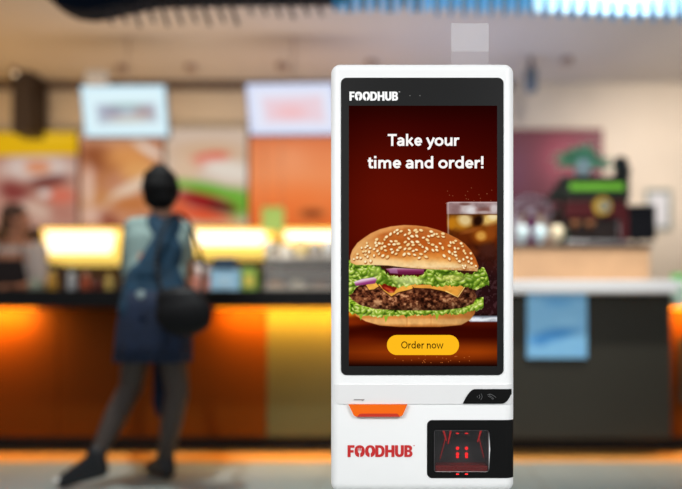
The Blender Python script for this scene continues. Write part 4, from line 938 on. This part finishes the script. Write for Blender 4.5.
# ================================================================== RIGHT SIDE
# wine red board on the back wall
def picr(p):
    X, Y = p.X, p.Y; p.I[:] = (98, 12, 34); p.glow(562, 158, 26, 26, (178, 76, 90), .75); p.glow(515, 175, 16, 34, (108, 44, 80), .6); p.put(np.clip((133.5-Y)/3, 0, 1)*.5, (90, 30, 40))
Pn = Paint(470, 129, 603, 215, 1); picr(Pn); y = BACK-.03
a = at(470, 129, y); b1_ = at(603, 215, y)
r = empty('wall_poster', ((a.x+b1_.x)/2, BACK, b1_.z), 'large wine red poster on the cream wall behind the bar', 'poster')
B().box((a.x, y+.002, b1_.z), (b1_.x, BACK, a.z), .003, 1).build('backing_board', mat('dark red board', (86, 24, 36), .6), r)
link('poster_print', Pn.sheet(flat_fn((a.x, y, a.z), (b1_.x, y, a.z), (a.x, y, b1_.z))), picture_mat('wine red print', 0, .5), r)
# framed picture
y = BACK-.03; a = at(646, 189, y); b1_ = at(672, 230, y)
r = empty('framed_picture', ((a.x+b1_.x)/2, BACK, b1_.z), 'grey-green framed picture with pale sheet on the cream wall, far right', 'picture')
fr = B(); w_ = .035
fr.box((a.x, y, a.z-w_), (b1_.x, BACK, a.z), .003, 1).box((a.x, y, b1_.z), (b1_.x, BACK, b1_.z+w_), .003, 1).box((a.x, y, b1_.z+w_), (a.x+w_, BACK, a.z-w_), .003, 1).box((b1_.x-w_, y, b1_.z+w_), (b1_.x, BACK, a.z-w_), .003, 1)
fr.build('frame', mat('grey green wood', (132, 138, 126), .5), r)
B().box((a.x+w_, BACK-.01, b1_.z+w_), (b1_.x-w_, BACK-.001, a.z-w_)).build('mount', mat('pale blue grey sheet', (206, 204, 204), .6), r)
# raised wooden servery on the bar
za = at(0, 244, 4.4).z
r = empty('wooden_riser', (at(580, 0, 4.5).x, 4.55, zr), 'beige wooden riser box on the white bar top carrying the coffee equipment', 'riser')
a = at(500, 0, 4.4).x; b2 = at(650, 0, 4.4).x
B().box((a, 4.4, zr), (b2, 4.86, za-.02), .004).build('carcass', mat('beige oak', (198, 158, 120), .5, noise=.1, scale=4), r)
B().box((a-.01, 4.38, za-.02), (b2+.01, 4.88, za), .003).build('shelf_top', mat('dark oak edge', (66, 50, 42), .4), r)
# coffee machine
r = empty('coffee_machine', (at(594, 0, 4.55).x, 4.58, za), 'dark coffee machine with maroon sides and round golden dial on the wooden riser', 'coffee machine')
y0 = 4.48; q = lambda px, py, y=y0: at(px, py, y)
a = q(562, 200); b1_ = q(628, 243)
maroon = mat('maroon enamel', (74, 14, 20), .45, spec=.3); dk = mat('dark brown enamel', (30, 20, 18), .45, spec=.3)
B().box((a.x, y0+.02, za+.03), (b1_.x, 4.84, a.z), .01).build('casing', dk, r)
B().box((a.x+.02, y0, q(0, 218).z), (b1_.x-.01, y0+.05, q(0, 200).z), .01).build('front_fascia', maroon, r)
B().box((b1_.x-.05, y0+.0, za+.03), (b1_.x+.005, 4.84, a.z-.003), .01).build('side_panel', maroon, r)
B().box((a.x+.01, y0-.04, za), (b1_.x-.01, y0+.2, za+.03), .006).build('drip_tray', alum, r)
c = q(602, 206)
B().cyl((c.x, y0-.012, c.z), (c.x, y0, c.z), .062, seg=28).build('dial', mat('gold dial', (206, 168, 60), .3, .3), r)
B().cyl((c.x+.012, y0-.016, c.z-.004), (c.x+.012, y0-.012, c.z-.004), .036, seg=28).build('dial_face', mat('grey dial face', (120, 130, 126), .3), r)
for px_ in (575, 590):
    c = q(px_, 224); b_ = B(); b_.cyl((c.x, y0+.0, c.z), (c.x, y0+.04, c.z), .026).cyl((c.x, y0-.12, c.z-.012), (c.x, y0, c.z), .010, seg=12).cyl((c.x, y0+.01, c.z-.04), (c.x, y0+.01, c.z), .008, seg=10)
    b_.build('portafilter', mat('brown handle', (150, 96, 56), .4), r, True)
B().cyl((b1_.x-.07, y0-.02, za+.06), (b1_.x-.07, y0-.02, za+.16), .005, seg=8).build('steam_wand', alum, r)
# menu light box standing on the machine
r = empty('light_box_sign', (q(596, 0).x, 4.6, at(0, 199, 4.5).z), 'black light box with glowing green bar on top of the coffee machine', 'light box')
a = q(560, 176); b1_ = q(630, 199.5); b1_.z = q(0, 200).z+.001
B().box((a.x, y0-.01, b1_.z), (b1_.x, y0+.1, a.z), .014, 3).build('casing', mat('black box plastic', (16, 26, 16), .4), r)
a2 = q(570, 183, y0-.012); b3 = q(624, 190, y0-.012)
B().box((a2.x, y0-.014, b3.z), (b3.x, y0-.009, a2.z), .002, 1).build('glowing_bar', mat('green lit bar', (60, 120, 20), .5, emit=(116, 186, 50), strength=.7), r)
B().prism([(q(545, 0).x, b1_.z), (a.x+.02, b1_.z), (a.x+.02, a.z-.02), (a.x-.0, a.z-.03)], y0+.03, y0+.09).build('side_bracket', mat('black box plastic', (16, 26, 16), .4), r)
# plant in pale blue pot on light box
ztop = a.z; c = q(583, 0, 4.53)
r = empty('potted_plant', (c.x, 4.53, ztop), 'leafy green plant in a pale blue pot above the glowing green bar', 'plant')
B().lathe([(.035, 0), (.05, .02), (.07, .10), (.075, .11), (.065, .11), (.05, .09)], (c.x, 4.53, ztop)).build('pot', mat('pale blue glaze', (196, 226, 240), .2), r, True)
gl = mat('sea green leaf', (140, 224, 186), .4, noise=.35, scale=30)
b_ = B(); rl = random.Random(9)
for i in range(110):
    a_ = rl.uniform(0, 6.283); e2 = rl.uniform(-.25, 1.25); L_ = rl.uniform(.12, .24)
    d = V((math.cos(a_)*math.cos(e2)*1.15, math.sin(a_)*math.cos(e2)*.45, math.sin(e2)*.75)); st = V((c.x, 4.53, ztop+.09)); en = st+d*L_
    sd = d.cross(V((0, 0, 1))).normalized()*.03
    mid = st+d*L_*.6+V((0, 0, .012))
    vs = [b_.bm.verts.new(v) for v in (st, mid+sd, en, mid-sd)]; b_.bm.faces.new(vs)
o = b_.build('foliage', gl, r); so = o.modifiers.new('thickness', 'SOLIDIFY'); so.thickness = .002
b_ = B()
for i in range(6): b_.cyl((c.x, 4.53, ztop+.1), (c.x+rl.uniform(-.05, .05), 4.53+rl.uniform(-.03, .03), ztop+.2), .003, seg=6)
b_.build('stems', mat('green stem', (60, 110, 60), .6), r)
a = q(621, 152, 4.52); tag(B().box((a.x-.04, 4.48, ztop+.001), (a.x+.06, 4.57, ztop+.07), .01).ell((a.x, 4.525, ztop+.09), (.055, .045, .06)).fuse('grinder_hopper', mat('dark hopper', (34, 40, 40), .4), None, .008, 3), 'dark rounded hopper beside the leafy plant on the light box', 'hopper')
# black monitor
a = at(629.5, 205, 4.5); b1_ = at(656, 240, 4.5)
r = empty('payment_monitor', ((a.x+b1_.x)/2, 4.55, za), 'black square monitor at the right end of the wooden riser', 'monitor')
B().box((a.x, 4.5, b1_.z), (b1_.x, 4.54, a.z), .006).build('screen_casing', mat('black monitor plastic', (8, 9, 16), .5, spec=.2), r)
B().cyl(((a.x+b1_.x)/2-.03, 4.55, za+.005), ((a.x+b1_.x)/2-.03, 4.55, b1_.z+.08), .012).build('neck', dk, r)
B().box(((a.x+b1_.x)/2-.11, 4.48, za), ((a.x+b1_.x)/2+.03, 4.64, za+.012), .004).build('foot', dk, r)
# grinder and glasses left of machine
for px_, cl, lb in ((522, (224, 246, 252), 'pale blue glass on the wooden riser next to the kiosk edge'), (540, (220, 244, 252), 'pale blue glass second from the kiosk on the riser'), (557, (250, 234, 200), 'cream glass left of the coffee machine on the riser')):
    c = at(px_, 0, 4.45); rr_ = .043
    r = empty('drinking_glass', (c.x, 4.45, za), lb, 'glass', 'glasses in front on the riser')
    B().lathe([(rr_*.6, 0), (rr_*.65, .004), (rr_*.3, .012), (rr_*.35, .02), (rr_, .055), (rr_*1.02, .085), (rr_*.85, .125), (rr_*.75, .13)], (c.x, 4.45, za)).build('bowl', mat('lit glass %d' % px_, cl, .1), r, True)
for px_, cl, lb in ((516, (206, 200, 214), 'lilac grey canister on the back of the riser beside the kiosk'), (531, (112, 30, 92), 'tall purple canister with white lid on the riser'), (548, (216, 176, 150), 'peach canister on the back of the riser')):
    jar(px_, 4.72, .052, .30 if px_ == 531 else .25, cl, (226, 214, 230), lb, 'canister', 'canister', z=za)
jar(565.5, 4.41, .014, .12, (40, 60, 40), (30, 40, 30), 'small dark green bottle in front of the coffee machine', 'syrup_bottle', 'bottle', z=za)
# framed arch over the canisters: white rack
r = empty('cup_rack', (at(531, 0, 4.8).x, 4.8, za), 'white rounded wire rack standing behind the purple canister', 'rack')
c = at(531, 0, 4.8); pts = [V((c.x-.14, 4.8, za)), V((c.x-.14, 4.8, za+.25))]+[V((c.x+.14*math.cos(R(a_)), 4.8, za+.3+.1*math.sin(R(a_)))) for a_ in range(180, -1, -20)]+[V((c.x+.14, 4.8, za+.25)), V((c.x+.14, 4.8, za))]
B().tube(pts, .016, 8).build('arch', mat('white wire', (216, 200, 216), .4), r, True); B().cyl((c.x-.14, 4.8, za+.33), (c.x+.14, 4.8, za+.33), .014, seg=8).build('crossbar', mat('white wire', (216, 200, 216), .4), r)
# sheet hanging on the dark counter front
def sheetpic(p):
    X, Y = p.X, p.Y; p.I[:] = (122, 178, 212); p.put(fbm(X/9, Y/8, 300)*.5, (110, 168, 214)); p.put(p.spot(553, 335, 22, 6, -12, .9)*.9, (56, 128, 190)); p.put(p.spot(540, 342, 8, 4, 0, .9)*.7, (50, 120, 184)); p.put(p.spot(558, 302, 14, 4, 0, .9)*.7, (80, 148, 200)); p.put(p.spot(568, 322, 12, 5, 0, .9)*.4, (150, 200, 226))
Pn = Paint(527, 294, 587, 358, 1.2); sheetpic(Pn); y = 4.2; a = at(527, 294, y); b1_ = at(587, 358, y)
r = empty('counter_poster', ((a.x+b1_.x)/2, 4.22, b1_.z), 'light blue poster sheet hanging on the dark grey counter front', 'poster')
B().box((a.x, y+.001, b1_.z), (b1_.x, 4.22, a.z)).build('backing', mat('grey board', (60, 80, 100), .6), r)
link('print', Pn.sheet(flat_fn((a.x, y, a.z), (b1_.x, y, a.z), (a.x, y, b1_.z))), picture_mat('pale blue print', .28, .5), r)
# pale green dish with leaves on the right end
zo2 = zo+.06
c = at(679, 0, 4.5)
r = empty('salad_bowl', (c.x, 4.5, zo2), 'pale glass bowl of green leaves on the counter end at the right edge', 'bowl')
B().lathe([(.07, 0), (.08, .01), (.12, .09), (.13, .13), (.12, .13), (.105, .09), (.06, .015)], (c.x+.03, 4.5, zo2)).build('bowl', mat('pale green glass', (200, 220, 208), .2), r, True)
b_ = B()
for i in range(24):
    aa = rl.uniform(0, 6.283); rr_ = rl.uniform(0, .085); b_.ell((c.x+.03+rr_*math.cos(aa), 4.5+rr_*math.sin(aa), zo2+.13+rl.uniform(-.01, .04)), (.04, .03, .012), Matrix.Rotation(rl.uniform(-.6, .6), 3, 'X'), 8)
tag(b_.build('leaves', mat('bright salad green', (96, 190, 92), .5), r), kind='stuff')

# ================================================================== CEILING FIXTURES
for px_, py_, lb in ((122, 66.5, 'small dark ceiling spotlight near the pale ceiling panel'), (191, 65.5, 'small dark ceiling spotlight above the gap between the two screens'), (282, 64.5, 'small dark ceiling spotlight above the lilac screen'), (372, 62, 'small dark ceiling spotlight just above the kiosk top'), (567, 58.5, 'dark ceiling spotlight above the wine red poster')):
    y = (CEIL-EYE)*F/(PY0-py_); c = at(px_, py_, y)
    r = empty('ceiling_spotlight', (c.x, y, CEIL), lb, 'spotlight', 'spotlights in the beige ceiling')
    B().lathe([(.028, -.05), (.05, -.045), (.055, -.01), (.055, 0)], (c.x, y, CEIL)).build('housing', mat('bronze spotlight', (150, 124, 110), .5), r, True)
    B().cyl((c.x, y, CEIL-.051), (c.x, y, CEIL-.048), .026).build('lens', mat('dim lens', (170, 150, 130), .3), r)
y = (CEIL-EYE)*F/(PY0-68); c = at(15, 0, y)
r = empty('ceiling_lamp', (c.x, y, CEIL), 'tiny lit ceiling lamp at the top left above the dark column', 'lamp')
B().lathe([(.02, -.05), (.03, -.04), (.035, 0)], (c.x, y, CEIL)).build('housing', mat('bronze spotlight', (150, 124, 110), .5), r, True)
B().ell((c.x, y, CEIL-.055), (.018, .018, .012)).build('bulb', mat('lit bulb', (255, 240, 210), .5, emit=(255, 236, 200), strength=1.2), r)
y = (CEIL-EYE)*F/(PY0-72); a = at(86, 0, y); b2 = at(107, 0, y)
tag(B().box((a.x, y-.04, CEIL-.13), (b2.x, y+.04, CEIL), .02).build('ceiling_panel_light', mat('pale diffuser', (206, 200, 190), .6, emit=(206, 204, 196), strength=.25)), 'pale box lamp on the ceiling above the left hanging screen', 'ceiling light')
y = 5.9; c = at(531, 0, y)
r = empty('pendant_speaker', (c.x, y, CEIL), 'dark cylinder hanging from the ceiling right of the kiosk top', 'speaker')
z_a = at(0, 92, y).z; B().lathe([(.03, 0), (.055, .02), (.055, .2), (.03, .22)], (c.x, y, z_a)).build('body', mat('slate metal', (70, 84, 98), .4), r, True)
B().cyl((c.x, y, z_a+.21), (c.x, y, CEIL), .018).build('stem', mat('mauve metal', (86, 74, 90), .4), r)

# ---- blue fringe chandelier at the top of the picture
yc = 3.7
ch = empty('fringe_chandelier', (at(380, 0, yc).x, yc, CEIL), 'long blue canopy with a row of glowing glass rods along the top edge', 'chandelier')
navy = mat('navy canopy metal', (1, 16, 34), .7, spec=.1); rod_dark = mat('dark smoked rod', (74, 62, 62), .5)
rod_teal = mat('teal lit rod', (10, 60, 90), .3, emit=(10, 92, 132), strength=.9); rod_blue = mat('blue lit rod', (60, 130, 180), .3, emit=(70, 158, 206), strength=.9); rod_pale = mat('pale lit rod', (190, 230, 250), .3, emit=(190, 232, 252), strength=1.25)
rod_back = mat('deep blue rod', (50, 104, 140), .3, emit=(70, 120, 160), strength=.6)
yb = yc+.14
q = lambda px, py, y=yc: (at(px, py, y).x, at(px, py, y).z)
zc = CEIL-.002
prof = [q(*v, yb) for v in ((36, -14), (50, 0), (60, 9), (70, 16), (80, 20), (95, 22), (110, 20), (130, 15), (160, 9), (220, 7), (345, 6), (350, -14))]
b_ = B(); b_.prism(prof+[(prof[-1][0], zc), (prof[0][0], zc)], yc, yb); b_.build('canopy_drum', navy, ch)
B().box((q(344, 0)[0], yc+.0, q(0, -10, yb)[1]), (q(800, 0)[0], yb, zc), .004, 1).build('canopy_rail', mat('blue rail metal', (26, 96, 134), .4), ch)
px_ = 112
def rod(px_, ln, m_, r0, r1, dy, lean=0, nm='glass_rod'):
    x, zb = q(px_, ln, yc+dy)
    B().ell((x, yc+dy, zb+r0*.5), r0, seg=10).cyl((x, yc+dy, zb+r0*.5), (x-lean, yc+dy, zb+.2), r0, r1, seg=10).build(nm, m_, ch, True)
while px_ < 800:
    if px_ < 335:
        rod(px_, random.uniform(22, 30) if px_ < 250 else random.uniform(15, 20), rod_dark, .009, .014, .06, .07); px_ += 14
    else:
        if px_ < 420: rod(px_, random.uniform(7, 12), rod_teal, .016, .03, .05); rod(px_+7, 12, rod_blue, .008, .02, .1, 0, 'back_rod')
        elif px_ < 530: rod(px_, random.uniform(8, 12), rod_blue, .016, .03, .05); rod(px_+7, 16, rod_back, .01, .024, .1, 0, 'back_rod')
        else: rod(px_, 10+4*min(1, (px_-530)/100), rod_pale, .022, .04, .05); rod(px_+7, 16+5*min(1, (px_-530)/100), rod_back, .014, .04, .1, 0, 'back_rod')
        px_ += 13.5

# ================================================================== LIGHT
def area(name, loc, rot, size, energy, color, sizey=None, spread=None):
    L = bpy.data.lights.new(name, 'AREA'); L.energy = energy; L.color = color; L.size = size
    if sizey: L.shape = 'RECTANGLE'; L.size_y = sizey
    if spread: L.spread = R(spread)
    o = bpy.data.objects.new(name, L); C.objects.link(o); o.location = loc; o.rotation_euler = rot; return o
def aim(o, t): o.rotation_euler = (Vector(t)-o.location).to_track_quat('-Z', 'Y').to_euler()
# unseen fill lamps added either side to brighten the kiosk front
for x_, e_ in ((-1.9, 9.3), (1.8, 9.3)):
    o = area('kiosk_fill', (x_, -.3, 2.3), (0, 0, 0), .9, e_, (1, .995, .985), None, 70); aim(o, (-.02, 1.75, .72))
# amber strips under the counter overhang
for (a_, b2, e_, cl) in ((at(-60, 0, 4.2).x, at(16, 0, 4.2).x, 14, (1, .44, .04)), (at(214, 0, 4.2).x, at(420, 0, 4.2).x, 20, (1, .46, .04)), (at(668, 0, 4.3).x, XE+.5, 16, (1, .44, .04))):
    area('amber_strip_light', ((a_+b2)/2, 4.23, zt-TT-.02), (R(48), 0, 0), b2-a_, e_, cl, .03)
def spot(name, loc, tgt, e, color, ang=60, blend=1):
    L = bpy.data.lights.new(name, 'SPOT'); L.energy = e; L.color = color; L.spot_size = R(ang); L.spot_blend = blend; L.shadow_soft_size = .06
    o = bpy.data.objects.new(name, L); C.objects.link(o); o.location = loc; aim(o, tgt); return o
# overhead spots on walls and worktops; bar and floor ones added as fill
spot('wall_spot', (-2.0, 4.3, 3.2), (-2.25, 6.5, 2.55), 60, (1, .84, .62), 50)
spot('wall_spot', (-3.9, 4.3, 3.2), (-3.9, 6.5, 2.5), 40, (1, .82, .56), 60)
spot('wall_spot', (2.3, 4.3, 3.2), (2.5, 6.5, 2.1), 190, (1, .93, .88), 85)
spot('wall_spot', (1.0, 4.3, 3.2), (1.3, 6.5, 2.2), 60, (1, .95, .93), 70)
spot('bar_fill', (1.0, 3.35, 3.2), (1.0, 4.45, 1.2), 300, (1, .95, .88), 72)
spot('floor_fill', (-1.5, 3.0, 3.3), (-1.3, 4.0, 0), 240, (.96, 1, .98), 70)
spot('counter_spot', (-1.2, 4.1, 3.2), (-1.1, 4.7, 1.1), 130, (1, .94, .86), 60)
spot('counter_spot', (-3.0, 4.0, 3.2), (-2.9, 4.8, 1.1), 55, (1, .86, .66), 60)
# unseen fill added behind counters to lighten the ceiling, blue spill of the chandelier
for x_, e_, cl, sx_ in ((-4.2, 19, (1, .56, .17), 2.0), (-1.6, 21, (1, .82, .70), 2.2), (2.2, 11, (.9, .86, .9), 2.0)):
    area('ceiling_fill', (x_, 5.4, 1.5), (R(180), 0, 0), sx_, e_, cl, .6)
area('chandelier_spill', (at(470, 0, 4.3).x, 5.4, 2.0), (R(180), 0, 0), 1.6, 13, (.42, .58, 1), .5)

w = bpy.data.worlds.new('hall'); sc.world = w; w.use_nodes = True
bg = w.node_tree.nodes['Background']; bg.inputs[0].default_value = (.94, .96, 1, 1); bg.inputs[1].default_value = .36

# ================================================================== CAMERA
cam = bpy.data.cameras.new('camera'); co = bpy.data.objects.new('camera', cam); C.objects.link(co); sc.camera = co
co.location = (0, 0, EYE); co.rotation_euler = (R(90), 0, 0)
cam.sensor_width = 36; cam.sensor_fit = 'HORIZONTAL'; cam.lens = 36*F/682
cam.shift_x = -(PX0-341)/682; cam.shift_y = (PY0-244.5)/682
cam.clip_start = .05
cam.dof.use_dof = True; cam.dof.focus_distance = KY; cam.dof.aperture_fstop = .65
vs = sc.view_settings; sc.display_settings.display_device = 'sRGB'
vs.view_transform = 'Standard'; vs.look = 'None'; vs.exposure = 0; vs.gamma = 1; vs.use_curve_mapping = False
